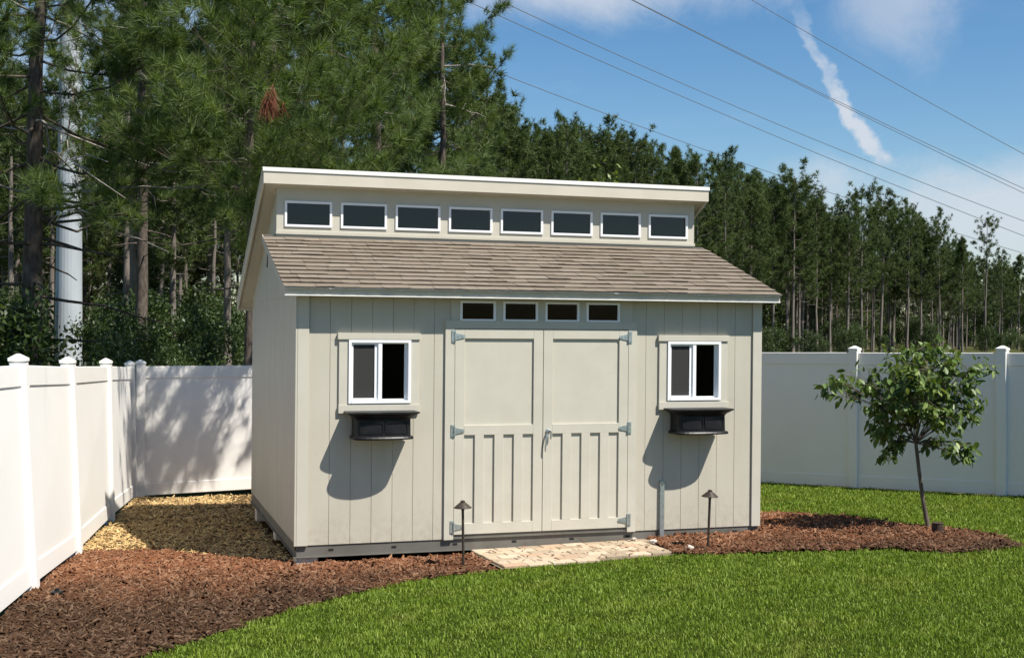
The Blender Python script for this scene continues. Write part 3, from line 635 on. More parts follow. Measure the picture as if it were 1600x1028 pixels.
# front windows with trim
def slider(h, idx):
    x0, x1, z0, z1 = h; y = -0.022; f = 0.026; cx = (x0 + x1) / 2
    q = MB(); q.box(x0, x0 + f, y - 0.012, 0.06, z0, z1); q.box(x1 - f, x1, y - 0.012, 0.06, z0, z1)
    q.box(x0 + f, x1 - f, y - 0.012, 0.06, z1 - f, z1); q.box(x0 + f, x1 - f, y - 0.016, 0.06, z0, z0 + f)
    o = q.build('slider_window', M['vinylw'], shed)
    q = MB(); q.box(cx - 0.018, cx + 0.020, y - 0.006, 0.03, z0 + f, z1 - f); q.build('meeting_rail', M['vinylw'], o, bevel=0.002)
    a, b, c, d = x0 + f, cx - 0.018, z0 + f, z1 - f; s = 0.020                 # left sash
    q = MB(); q.box(a, a + s, -0.012, 0.012, c, d); q.box(b - s * 1.6, b, -0.012, 0.012, c, d); q.box(a + s, b - s * 1.6, -0.012, 0.012, d - s, d); q.box(a + s, b - s * 1.6, -0.012, 0.012, c, c + s * 1.1)
    q.build('sash', M['vinylw'], o)
    q = MB(); q.box(a + s, b - s * 1.6, -0.004, -0.003, c + s, d - s); q.build('insect_screen', M['screen'], o)
    q = MB(); q.box(a + s, b - s * 1.6, 0.004, 0.008, c + s, d - s); q.build('pane', M['glass'], o)
    a, b = cx + 0.020, x1 - f
    q = MB(); q.box(b - 0.03, b, 0.012, 0.034, c, d); q.box(a, b - 0.03, 0.012, 0.034, d - 0.012, d); q.box(a, b - 0.03, 0.012, 0.034, c, c + 0.012); q.build('sash', M['vinylw'], o)
    q = MB(); q.box(a, b - 0.03, 0.020, 0.024, c + 0.012, d - 0.012); q.build('pane', M['glass'], o)
    t = 0.020
    for (bx, nm, pr) in (((x0 - 0.106, x1 + 0.094, z1 + 0.003, z1 + 0.064), 'head_trim', 0.034), ((x0 - 0.096, x1 + 0.088, z0 - 0.094, z0 - 0.016), 'sill_trim', 0.032),
                     ((x0 - 0.092, x0 - 0.002, z0 - 0.0155, z1 + 0.0025), 'side_trim', 0.020), ((x1 + 0.002, x1 + 0.080, z0 - 0.0155, z1 + 0.0025), 'side_trim', 0.020)):
        q = MB(); q.box(bx[0], bx[1], -pr, -0.002, bx[2], bx[3]); q.build(nm, M['trim'], o, bevel=0.002)
    q = MB(); q.box(x0 - 0.001, x1 + 0.001, -0.018, -0.002, z0 - 0.0155, z0 - 0.001); q.build('under_sill', M['trim'], o)
slider(w1, 0); slider(w2, 1)
# transom lights and their panel above the doors
for h in TR: window('transom_window', h, -0.012, 0.017, 0.05, M['glass'], shed, 0.010, 0.012)
tp = MB()
for (a, b, c, d) in rect_minus(1.485, 3.40, 2.253, 2.484, TR): tp.box(a, b, -0.0135, -0.0012, c, d)
tp.build('transom_panel', M['trim'], shed)
# door casing
cas = MB(); cas.box(1.428, DX0 - 0.004, -0.024, -0.0012, Z0 - 0.016, 2.251); cas.box(DX1 + 0.004, 3.447, -0.024, -0.0012, Z0 - 0.016, 2.251); cas.box(DX0 - 0.004, DX1 + 0.004, -0.024, -0.0012, DZ1 + 0.006, 2.251)
cas.build('door_casing', M['trim'], shed)
sill = MB(); sill.box(DX0 - 0.09, DX1 + 0.09, -0.010, 0.09, Z0 - 0.012, DZ0 - 0.006); sill.build('door_threshold', M['steel'], shed)
def door(x0, x1, hinge_left):
    q = MB(); q.box(x0, x1, -0.004, 0.04, DZ0, DZ1); o = q.build('door', M['trim'], shed)
    s = 0.098; pr = -0.023
    def board(n, a, b, c, d): k = MB(); k.box(a, b, pr, -0.0045, c, d); k.build(n, M['trim'], o, bevel=0.0015)
    board('stile', x0, x0 + s, DZ0, DZ1); board('stile', x1 - s, x1, DZ0, DZ1)
    xi0, xi1 = x0 + s + 0.0005, x1 - s - 0.0005
    board('rail', xi0, xi1, DZ1 - 0.092, DZ1); board('rail', xi0, xi1, 1.130, 1.225); board('rail', xi0, xi1, DZ0, DZ0 + 0.105)
    wn = (xi1 - xi0); rec = 0.109; bt = (wn - 4 * rec) / 3
    for i in range(3): a = xi0 + rec + i * (rec + bt); board('batten', a, a + bt, DZ0 + 0.1055, 1.1295)
    # T strap hinges
    for z in (2.095, 1.172, 0.235):
        k = MB(); sg = 1 if hinge_left else -1; xh = x0 - 0.002 if hinge_left else x1 + 0.002
        k.box(xh - 0.006 - (0.03 if hinge_left else 0.0), xh + 0.006 + (0.0 if hinge_left else 0.03), -0.030, -0.0245, z - 0.062, z + 0.062)
        k.tube([(xh, -0.036, z - 0.045), (xh, -0.036, z + 0.045)], 0.009, 8)
        k.prism([(xh, z - 0.036), (xh + sg * 0.035, z - 0.026), (xh + sg * 0.095, z - 0.016), (xh + sg * 0.105, z), (xh + sg * 0.095, z + 0.016), (xh + sg * 0.035, z + 0.026), (xh, z + 0.036)], 1, -0.031, -0.0255)
        for (bx, bz) in ((xh + sg * 0.03, z), (xh + sg * 0.075, z), (xh - sg * 0.02, z - 0.045), (xh - sg * 0.02, z + 0.045)):
            k.box(bx - 0.005, bx + 0.005, -0.036, -0.0312, bz - 0.005, bz + 0.005)
        k.build('hinge', M['zinc'], o)
    return o
xm = 2.437
dl = door(DX0, xm - 0.003, True); dr = door(xm + 0.003, DX1, False)
k = MB(); hx = xm + 0.055
k.lathe([(0.026, 0), (0.024, 0.012), (0.010, 0.014), (0.010, 0.03)], (0, 0, 0), 14)
k.v = [(hx + a, -0.0235 - c, 1.155 + b) for a, b, c in k.v]
k.tube([(hx + 0.022, -0.055, 1.145), (hx + 0.012, -0.060, 1.165), (hx - 0.002, -0.060, 1.168), (hx - 0.018, -0.058, 1.135), (hx - 0.030, -0.056, 1.07), (hx - 0.038, -0.056, 0.985), (hx - 0.036, -0.056, 0.955)], [0.006, 0.009, 0.011, 0.011, 0.0095, 0.008, 0.006], 10)
k.tube([(hx + 0.022, -0.055, 1.145), (hx + 0.020, -0.054, 1.09), (hx + 0.016, -0.053, 1.075)], [0.009, 0.008, 0.004], 8)
k.build('handle', M['zinc'], dr, smooth=True)

# blocks that carry the shed
for (x, y, lb) in ((0.0, 0.02, 'pale concrete block under the front left corner of the shed'), (0.02, 1.7, 'concrete block under the middle of the left shed wall'), (0.02, 3.5, 'concrete block under the back left corner of the shed')):
    b = MB(); b.box(x, x + 0.21, y, y + 0.20, gz(x + 0.1, y + 0.1) - 0.10, -0.002); tag(b.build('support_block', M['concrete'], None, bevel=0.006), lb, 'block')

# ------------------------------------------------------------------ things on and around the shed
def window_box(xc, zt, label):
    o = empty('window_box', (xc, 0, zt)); n = 15
    def outline(hw, dep, bow):
        pts = [(-hw, -0.034)] + [(hw * math.sin(math.pi / 2 * t) * (1 if abs(t) < 1 else 1), -(dep + bow * (1 - t * t))) for t in np.linspace(-1, 1, n)] + [(hw, -0.034)]
        return pts
    def loft(levels, closed_top=True):
        b = MB(); vs = []; fs = []; m = n + 2
        for (hw, dep, bow, z) in levels: vs += [(x, y, z) for x, y in outline(hw, dep, bow)]
        for i in range(len(levels) - 1):
            for k in range(m): k2 = (k + 1) % m; fs.append((i * m + k, i * m + k2, (i + 1) * m + k2, (i + 1) * m + k))
        fs.append(tuple(range(m - 1, -1, -1))); fs.append(tuple((len(levels) - 1) * m + k for k in range(m)))
        b.add(vs, fs); return b
    lev = [(0.262, 0.205, 0.070, -0.262), (0.285, 0.232, 0.075, -0.258), (0.290, 0.238, 0.078, -0.245), (0.285, 0.232, 0.075, -0.232), (0.268, 0.205, 0.066, -0.226), (0.266, 0.200, 0.060, -0.075),
           (0.272, 0.206, 0.058, -0.062), (0.288, 0.222, 0.056, -0.045), (0.318, 0.240, 0.054, -0.028), (0.326, 0.246, 0.052, -0.020)]
    loft(lev).build('planter_body', M['plastic'], o)
    loft([(0.330, 0.250, 0.052, -0.0195), (0.344, 0.260, 0.054, -0.015), (0.344, 0.260, 0.054, -0.003), (0.336, 0.254, 0.052, 0.0)]).build('rim', M['plastic'], o)
    # raised frame round two panels on the bowed front
    for (a, b) in ((-0.225, -0.012), (0.012, 0.225)):
        fr = MB()
        def yb(x): t = math.asin(max(-1, min(1, x / 0.266))) * 2 / math.pi; return -(0.2025 + 0.063 * (1 - t * t))
        xs = np.linspace(a, b, 8)
        for (z0, z1) in ((-0.208, -0.196), (-0.102, -0.090)):
            for p, q in zip(xs, xs[1:]):
                fr.hexa([(p, yb(p) - 0.007, z0), (q, yb(q) - 0.007, z0), (q, yb(q) + 0.004, z0), (p, yb(p) + 0.004, z0)], [(p, yb(p) - 0.007, z1), (q, yb(q) - 0.007, z1), (q, yb(q) + 0.004, z1), (p, yb(p) + 0.004, z1)])
        for x in (a, b):
            fr.box(x - 0.006, x + 0.006, yb(x) - 0.0075, yb(x) + 0.004, -0.1955, -0.1025)
        fr.build('panel_frame', M['plastic'], o)
    return tag(o, label, 'window box', 'window boxes on the shed')
window_box(0.778, 1.382, 'black plastic window box under the left slider window, near the shed corner')
window_box(4.090, 1.372, 'black plastic window box under the right slider window, beyond the doors')

def path_light(x, y, h, tilt, label):
    o = empty('path_light', (x, y, gz(x, y)), (tilt[0], tilt[1], 0))
    s = MB(); s.lathe([(0.004, -0.16), (0.011, -0.03), (0.0125, 0.0), (0.0125, h - 0.03), (0.016, h - 0.028), (0.016, h - 0.012)], n=12); s.build('stake', M['bronze'], o)
    c = MB(); c.lathe([(0.082, h - 0.008), (0.083, h - 0.004), (0.052, h + 0.022), (0.030, h + 0.040), (0.022, h + 0.043), (0.022, h + 0.056), (0.008, h + 0.062)], n=20); c.build('lamp_cap', M['bronze'], o)
    return tag(o, label, 'path light', 'path lights in front of the shed')
path_light(1.40, -0.84, 0.56, (0.0, -0.02, 0), 'dark bronze path light in the red mulch left of the pavers')
path_light(3.88, -0.80, 0.53, (0.0, 0.03, 0), 'dark bronze path light in the mulch right of the pavers')
q = MB(); q.box(-0.024, 0.024, -0.030, -0.026, -0.18, 0.62); q.box(-0.024, -0.019, -0.0262, -0.004, -0.18, 0.62); q.box(-0.024, 0.024, -0.0262, -0.004, 0.612, 0.62)
o = q.build('anchor_strap', M['zinc']); o.location = (3.742, 0, 0.0); tag(o, 'upright galvanised steel anchor strap against the shed wall right of the doors', 'strap')
q = MB(); q.lathe([(0.012, -0.006), (0.012, 0.0), (0.006, 0.006)], n=8); q.v = [(a, -0.030 - c, 0.585 + b) for a, b, c in q.v]; q.build('bolt', M['steel'], o)
q = MB(); q.box(-0.007, 0.007, -0.012, 0.0, -0.03, 0.52); o = q.build('cable_conduit', M['bronze'], shed); o.location = (-0.007, 0.016, 0.10)

p = np.array([6.40, -0.95]); q = MB(); q.lathe([(0.062, -0.05), (0.058, 0.02), (0.055, 0.075), (0.057, 0.088), (0.045, 0.091), (0.012, 0.084)], n=14)
q.v = [(a * (1 + 0.08 * math.sin(3 * math.atan2(b, a))), b, c) for a, b, c in q.v]
o = q.build('stump', M['stump'], smooth=False); o.location = (p[0], p[1], gz(*p) + 0.055); tag(o, 'short dark stump in the mulch beside the small tree trunk', 'stump')
q = MB(); q.lathe([(0.045, -0.05), (0.048, 0.015), (0.040, 0.022), (0.018, 0.024), (0.017, 0.040), (0.006, 0.043)], n=14)
o = q.build('sprinkler_head', M['plastic']); o.location = (-2.07, -1.38, gz(-2.07, -1.38) + 0.045); tag(o, 'black irrigation sprinkler head in the mulch near the left fence', 'sprinkler')
for i, (x, y, s, lb) in enumerate(((3.50, -0.35, 0.045, 'largest pale stone at the right edge of the pavers'), (3.66, -0.86, 0.04, 'pale stone in mulch between pavers and right path light'), (3.40, -0.1, 0.03, 'small pale stone on pavers near the shed base'))):
    r = np.random.default_rng(50 + i); bm = bmesh.new(); bmesh.ops.create_icosphere(bm, subdivisions=2, radius=s)
    for v in bm.verts: v.co *= 1 + r.normal(0, 0.09); v.co.z *= 0.6
    me = bpy.data.meshes.new('stone'); bm.to_mesh(me); bm.free(); me.materials.append(M['stone'])
    o = link(bpy.data.objects.new('stone', me)); o.location = (x, y, gz(x, y) + 0.05); tag(o, lb, 'stone')

# ------------------------------------------------------------------ small broadleaf tree in the right bed
def small_tree():
    r = np.random.default_rng(77); base = np.array([6.58, -0.56, gz(6.58, -0.56)]); dep = (base - CAM) @ FW
    o = empty('small_tree', tuple(base)); tag(o, 'small young broadleaf tree with glossy leaves in the right mulch bed', 'tree')
    loc = lambda px, py, dd=0.0: at(px, py, dep + dd) - base
    fork = loc(1431, 692); tb = MB()
    tp = [np.array([0, 0, -0.1]), np.array([0, 0, 0.0]), loc(1442, 780), loc(1436, 735), fork]; tb.tube(tp, [0.032, 0.028, 0.022, 0.020, 0.018], 10)
    tb.build('trunk', M['barksap'], o, smooth=True)
    cl = [(1312, 598, 34, 24, -.1), (1345, 590, 36, 30, .1), (1372, 610, 42, 38, -.2), (1395, 572, 44, 38, .25), (1425, 552, 48, 34, -.1), (1465, 556, 50, 36, .2), (1500, 566, 40, 30, -.15), (1533, 572, 24, 18, .1),
          (1395, 640, 44, 36, .15), (1430, 610, 50, 45, -.35), (1470, 612, 48, 42, .35), (1505, 615, 34, 34, -.05), (1440, 640, 46, 34, .1), (1478, 650, 34, 28, -.25), (1372, 665, 26, 26, -.1), (1383, 700, 20, 22, 0.1),
          (1405, 680, 24, 22, .2), (1462, 690, 22, 16, .1), (1497, 700, 26, 20, -.1), (1512, 712, 12, 12, -.05), (1430, 590, 45, 40, .45), (1450, 575, 45, 40, -.45), (1520, 640, 18, 16, .15)]
    leaves = []
    lim = MB()
    for (px, py, rx, ry, dd) in cl:
        c = loc(px, py, dd); m_ = (fork + c) / 2 + r.normal(0, 0.05, 3) + np.array([0, 0, 0.05])
        t = np.linspace(0, 1, 6)[:, None]; br = (1 - t) ** 2 * fork + 2 * t * (1 - t) * m_ + t * t * c
        lim.tube(br, np.linspace(0.008, 0.0028, 6), 5)
        R = np.array([rx, (rx + ry) / 2 * 1.1, ry]) * dep / F
        nt = int(4 + rx * ry / 112)
        for k in range(nt):
            e = c + norm(r.normal(0, 1, 3)) * R * r.uniform(0.55, 1.05); e[2] -= 0.01
            st = br[r.integers(2, 6)]; tw = np.stack([st, (st + e) / 2 + np.array([0, 0, 0.03]) + r.normal(0, 0.015, 3), e]); lim.tube(tw, [0.004, 0.003, 0.0018], 4)
            for q in range(r.integers(7, 12)):
                f = r.uniform(0.45, 1.05); pnt = st + (e - st) * f + r.normal(0, 0.022, 3); out = norm(e - st + r.normal(0, 0.7, 3) * 0.35)
                leaves.append((pnt, out))
    lim.build('branches', M['barksap'], o, smooth=True)
    n = len(leaves); P = np.array([l[0] for l in leaves]); O = np.array([l[1] for l in leaves])
    d = norm(O * 0.5 + r.normal(0, 0.55, (n, 3)) + np.array([0, 0, -0.55])); up = norm(np.array([0, 0, 1.0]) + r.normal(0, 0.45, (n, 3))); s = norm(np.cross(d, up)); u = np.cross(s, d)
    ln = r.uniform(0.066, 0.116, n)
    prof = [(0.0, 0.0), (0.18, 0.17), (0.45, 0.24), (0.75, 0.16), (1.0, 0.0)]
    lv = [(0, 0, 0)]; lf = []
    for t, w in prof[1:-1]: bend = -0.14 * t * t; lv += [(t, -w, 0.06 + bend), (t, 0, bend), (t, w, 0.06 + bend)]
    lv.append((1, 0, -0.14)); lf = [(0, 2, 1), (0, 3, 2), (1, 2, 5, 4), (2, 3, 6, 5), (4, 5, 8, 7), (5, 6, 9, 8), (7, 8, 10), (8, 9, 10)]
    lme = bpy.data.meshes.new('leaf'); lme.from_pydata(lv, [], lf); lme.materials.append(M['leafobj'])
    for pl in lme.polygons: pl.use_smooth = True
    near = np.argsort((P + base - CAM) @ FW - ln * 6)[:300]; mask = np.zeros(n, bool); mask[near] = True
    for i in near:
        mt = Matrix((*[(d[i][a] * ln[i], s[i][a] * ln[i], u[i][a] * ln[i], P[i][a]) for a in range(3)], (0, 0, 0, 1)))
        lo = link(bpy.data.objects.new('leaf', lme), o); lo.matrix_local = mt
    LV = np.array(lv); idx = np.where(~mask)[0]
    V = P[idx][:, None, :] + ln[idx][:, None, None] * (LV[None, :, 0:1] * d[idx][:, None, :] + LV[None, :, 1:2] * s[idx][:, None, :] + LV[None, :, 2:3] * u[idx][:, None, :])
    b = np.arange(len(idx))[:, None] * len(lv); tri = np.concatenate([b + np.array([f]) for f in lf if len(f) == 3]); qd = np.concatenate([b + np.array([f]) for f in lf if len(f) == 4])
    c = link(bpy.data.objects.new('crown', np_mesh('crown', V.reshape(-1, 3), [tri, qd], M['leafcitrus'], True)), o); c['kind'] = 'stuff'
small_tree()

# ------------------------------------------------------------------ woods
def needles_np(P, Dv, n_needle, length, width, spread, r, along=0.5):
    """tufts at P pointing along Dv -> single-triangle needles"""
    m = len(P); P = np.repeat(P, n_needle, 0); Dv = np.repeat(Dv, n_needle, 0); k = len(P)
    d = norm(Dv * 0.75 + norm(r.normal(0, 1, (k, 3))) * spread); st = P - Dv * (length * along * r.random((k, 1)))
    L = length * r.uniform(0.75, 1.15, (k, 1)); s = norm(np.cross(d, r.normal(0, 1, (k, 3)))) * width / 2
    droop = np.zeros((k, 3)); droop[:, 2] = -0.10 * L[:, 0]
    V = np.stack([st - s, st + s, st + d * L + droop], 1).reshape(-1, 3); i = np.arange(k)[:, None] * 3 + np.array([[0, 1, 2]])
    return V, i
def pine(seed, H, c0, spread, trunk_r, nlimb, nsub, ntuft, n_needle, nlen, nwid, sweep=0.25, lean=(0, 0), low_dead=6, prof='round', nspread=0.8, mats=('bark', 'needle'), extra=()):
    r = np.random.default_rng(seed); m = 14; t = np.linspace(0, 1, m); wob = np.cumsum(r.normal(0, 0.05, (m, 2)), 0) * (H / 14) * 0.5
    ax = np.stack([lean[0] * t * H + wob[:, 0], lean[1] * t * H + wob[:, 1], t * H - 0.3 * (t == 0)], 1); ax[0, :2] = 0
    rad = trunk_r * (1 - 0.86 * t ** 0.9); rad[0] *= 1.25; tv, tf = tube_np(ax, rad, 10)
    pos = lambda z: np.array([np.interp(z, ax[:, 2], ax[:, 0]), np.interp(z, ax[:, 2], ax[:, 1]), z])
    lv, lf, off = [], [], 0; TP, TD = [], []; dv, df, doff = [], [], 0
    for i in range(nlimb + len(extra)):
        f = (i + r.random()) / nlimb; z = H * (c0 + (1 - c0) * f ** 0.95) * 0.985
        if prof == 'round': Lm = spread * (0.35 + 0.65 * math.sin(math.pi * (0.18 + 0.74 * f)) ** 0.8) * r.uniform(0.6, 1.1)
        else: Lm = spread * (1.05 - 0.85 * f) * r.uniform(0.6, 1.1)
        az = i * 2.39996 + r.normal(0, 0.4); el = 0.05 + 0.75 * f + r.normal(0, 0.14)
        if i >= nlimb: z, az, Lm = extra[i - nlimb]; el = 0.10
        h = np.array([math.cos(az), math.sin(az), 0]); s = np.linspace(0, 1, 6)[:, None]
        b0 = pos(z); br = b0 + h * (Lm * s * math.cos(el)) + np.array([0, 0, 1.0]) * (Lm * (s * math.sin(el) - 0.16 * np.sin(s * math.pi) + sweep * s ** 2.2)) + np.cumsum(r.normal(0, 0.02 * Lm, (6, 3)), 0) * s
        rr = np.interp(z, ax[:, 2], rad) * 0.22 * np.linspace(1, 0.25, 6); v, q = tube_np(br, rr, 5); lv.append(v); lf.append(q + off); off += len(v)
        for k in range(nsub):
            g = r.uniform(0.32, 1.0) if k else 1.0; i0 = g * 5; a = br[min(int(i0), 4)] + (br[min(int(i0) + 1, 5)] - br[min(int(i0), 4)]) * (i0 - int(min(i0, 4)) if i0 < 5 else 1)
            ld = norm(br[5] - br[3]); sd = norm(np.cross(ld, [0, 0, 1])) * r.choice([-1, 1])
            dirv = norm(ld * r.uniform(0.5, 1.0) + sd * r.uniform(0.2, 1.0) * (k > 0) + np.array([0, 0, r.uniform(0.0, 0.6)])); sl_ = Lm * r.uniform(0.12, 0.34)
            e = a + dirv * sl_; v, q = tube_np(np.stack([a, (a + e) / 2 - np.array([0, 0, 0.03 * sl_]), e]), np.array([1, 0.8, 0.5]) * rr[-1] * 0.8, 3); lv.append(v); lf.append(q + off); off += len(v)
            for w in range(ntuft):
                u_ = 1.0 if w == 0 else r.uniform(0.35, 1.0); TP.append(a + dirv * sl_ * u_ + r.normal(0, nlen * 0.35, 3) * (w > 0)); TD.append(norm(dirv + np.array([0, 0, 0.35]) + r.normal(0, 0.35, 3)))
    for i in range(low_dead if mats[0] == 'bark' else 0):
        z = H * c0 * r.uniform(0.95, 1.9); az = r.uniform(0, 6.28); Lm = spread * r.uniform(0.35, 0.9); s = np.linspace(0, 1, 7)[:, None]
        br = pos(z) + np.array([math.cos(az), math.sin(az), 0]) * Lm * s + np.array([0, 0, 1]) * (r.uniform(-0.35, 0.25) * Lm * s ** 1.5) + np.cumsum(r.normal(0, 0.035 * Lm, (7, 3)), 0) * s
        v, q = tube_np(br, np.linspace(1, 0.25, 7) * 0.024, 5); dv.append(v); df.append(q + doff); doff += len(v)
        for k in range(5):
            a = br[r.integers(2, 7)]; e = a + norm(br[6] - br[2] + r.normal(0, 0.6, 3) * Lm) * Lm * r.uniform(0.1, 0.3); v, q = tube_np(np.stack([a, (a + e) / 2 + r.normal(0, 0.04, 3), e]), np.array([0.010, 0.008, 0.004]), 4); dv.append(v); df.append(q + doff); doff += len(v)
    for i in range(low_dead):
        z = H * c0 * r.uniform(0.45, 1.05); az = r.uniform(0, 6.28); Lm = spread * r.uniform(0.2, 0.55); s = np.linspace(0, 1, 5)[:, None]
        br = pos(z) + np.array([math.cos(az), math.sin(az), 0]) * Lm * s + np.array([0, 0, 1]) * (r.uniform(-0.3, 0.2) * Lm * s ** 1.5) + np.cumsum(r.normal(0, 0.03 * Lm, (5, 3)), 0) * s
        v, q = tube_np(br, np.linspace(1, 0.3, 5) * trunk_r * 0.14, 4); lv.append(v); lf.append(q + off); off += len(v)
    NV, NF = needles_np(np.array(TP), np.array(TD), n_needle, nlen, nwid, nspread, r)
    tm = np_mesh('trunk', tv, [tf], M[mats[0]], True); lm = np_mesh('limbs', np.concatenate(lv), [np.concatenate(lf)], M[mats[0]], True); cm = np_mesh('crown', NV, [NF], M[mats[1]])
    if dv: return tm, lm, cm, np_mesh('dead_branches', np.concatenate(dv), [np.concatenate(df)], M['deadwood'], True)
    return tm, lm, cm
def plant(name, meshes, loc, rz, sc, label, cat, group=None, names=('trunk', 'limbs', 'crown', 'dead_branches')):
    o = empty(name, tuple(loc), (0, 0, rz)); o.scale = (sc, sc, sc) if np.isscalar(sc) else sc
    for nme, me in zip(names, meshes):
        c = link(bpy.data.objects.new(nme, me), o)
        if nme in ('limbs', 'crown', 'dead_branches', 'stems', 'foliage'): c['kind'] = 'stuff'
    return tag(o, label, cat, group)
def base_at(px, depth): p = at(px, 514, depth); return np.array([p[0], p[1], gz(p[0], p[1])])

# near pines behind the corner (needles readable)
near1 = pine(201, 13.0, 0.34, 4.4, 0.22, 46, 17, 3, 54, 0.28, 0.010, sweep=0.12, lean=(0.02, 0.0), low_dead=14, prof='cone')
near2 = pine(202, 13.5, 0.31, 3.9, 0.10, 46, 18, 3, 54, 0.28, 0.010, sweep=0.12, low_dead=2, prof='cone', extra=[(5.2, -0.35, 5.7), (5.9, -0.2, 5.6), (6.6, -0.45, 5.6), (4.5, 0.0, 4.3), (4.9, 0.28, 4.0), (5.5, -0.22, 4.4), (6.2, 0.15, 4.5), (4.2, -0.12, 3.6)])
near3 = pine(203, 14.5, 0.40, 2.3, 0.19, 42, 14, 3, 44, 0.26, 0.011, sweep=0.15, low_dead=4, prof='round')
plant('pine_tree', near1, base_at(40, 21.5), 0.4, 1.0, 'thick barked pine at far left with long drooping needle branches', 'tree')
plant('pine_tree', near2, base_at(516, 22.5), 2.1, (0.72, 0.72, 1.0), 'near pine directly behind the shed roof left end, needles overhanging it', 'tree')
plant('pine_tree', near3, base_at(588, 25.5), 1.2, (0.85, 0.85, 1.05), 'dark thick trunked pine rising behind the clerestory roof', 'tree')
plant('pine_tree', near2, base_at(388, 19.3), -1.35, 0.88, 'dense pine filling the gap between left trunk and shed', 'tree')
plant('pine_tree', near3, base_at(420, 29.0), 5.0, 1.0, 'pine behind the left gable edge, half hidden by nearer branches', 'tree')
plant('pine_tree', near3, base_at(684, 34.0), 4.0, (0.85, 0.85, 0.95), 'slim pine with its dark trunk right of the thick one', 'tree')
plant('pine_tree', near3, base_at(225, 36.0), 0.9, 1.1, 'pine farther back, right of the white steel pole', 'tree')

# farther pines: five shapes, copied
FK = dict(n_needle=18, nlen=0.30, nwid=0.032, nspread=1.0, mats=('barkfar', 'needlefar'))
low = pine(307, 13.0, 0.10, 2.6, 0.14, 46, 8, 3, low_dead=2, **FK)
far = [pine(301, 13.2, 0.42, 2.2, 0.15, 46, 7, 3, low_dead=8, **FK), pine(302, 13.2, 0.50, 1.9, 0.14, 40, 7, 3, low_dead=10, **FK), pine(303, 13.2, 0.36, 2.4, 0.16, 50, 7, 3, low_dead=6, **FK),
       pine(304, 13.2, 0.46, 2.0, 0.14, 42, 7, 3, low_dead=10, lean=(0.02, 0), **FK), pine(305, 13.2, 0.38, 2.1, 0.14, 48, 7, 3, low_dead=4, prof='cone', **FK)]
sparse = pine(306, 13.4, 0.72, 1.6, 0.13, 22, 6, 2, low_dead=12, **FK)
pr = np.random.default_rng(5)
DP = lambda px: np.interp(px, [-200, 400, 700, 830, 880, 1133, 1350, 1600, 1750], [40, 42, 44, 60, 66, 86, 106, 140, 170])
tops = [(630, -20), (662, 12), (698, 50), (735, 100), (778, 148), (856, 190), (880, 181), (912, 205), (939, 186), (987, 199), (1022, 226), (1054, 213), (1088, 236), (1133, 229), (1174, 256), (1208, 275), (1239, 251), (1276, 300),
        (1297, 318), (1322, 300), (1348, 279), (1376, 288), (1418, 304), (1440, 318), (1469, 320), (1504, 350), (1561, 378), (1591, 377), (1625, 385), (1660, 390)]
HZ = 506
def far_tree(px, ytop, d, label, group, which=None, rz=None):
    b = base_at(px, d); h = 2.221 + (HZ + (px - 800) * -0.009 - ytop) * d / F - b[2]; i = pr.integers(0, 5) if which is None else which
    s = h / 14.0; sx = s * pr.uniform(0.85, 1.15)
    plant('pine_tree', sparse if which == 9 else far[i], b, pr.uniform(0, 6.28) if rz is None else rz, (sx, sx, s), label, 'tree', group)
NTH = 'first second third fourth fifth sixth seventh eighth ninth tenth eleventh twelfth thirteenth fourteenth fifteenth sixteenth seventeenth eighteenth nineteenth twentieth twenty-first twenty-second twenty-third twenty-fourth twenty-fifth twenty-sixth twenty-seventh twenty-eighth twenty-ninth thirtieth'.split()
for i, (px, y) in enumerate(tops):
    far_tree(px, y, DP(px) * pr.uniform(0.97, 1.05), 'forest edge pine, %s treetop against the sky counting from the roof rightwards' % NTH[i], 'pines along the forest edge')
far_tree(1541, 321, 128, 'lone tall pine with bare trunk and small open crown, far right', None, 9)
ptx = np.array([t[0] for t in tops]); pty = np.array([t[1] for t in tops])
for i in range(140):
    px = pr.uniform(740, 1690); top = np.interp(px, ptx, pty); d = DP(px) * pr.uniform(1.0, 1.55); far_tree(px, top + pr.uniform(6, 75), d, 'pine inside the wood behind the front row of the forest edge', 'pines deeper in the wood')
for i in range(92):
    px = pr.uniform(-120, 610); d = pr.uniform(34, 110) if i < 60 else pr.uniform(66, 125); s = pr.uniform(0.95, 1.3)
    if 30 < px < 190 and d < 66: d += 36
    b = base_at(px, d)
    plant('pine_tree', far[pr.integers(0, 5)], b, pr.uniform(0, 6.28), (s * pr.uniform(.85, 1.1), s * pr.uniform(.85, 1.1), s), 'slender pine trunk in the dark wood behind the left fence', 'tree', 'pines in the wood behind the left fence')

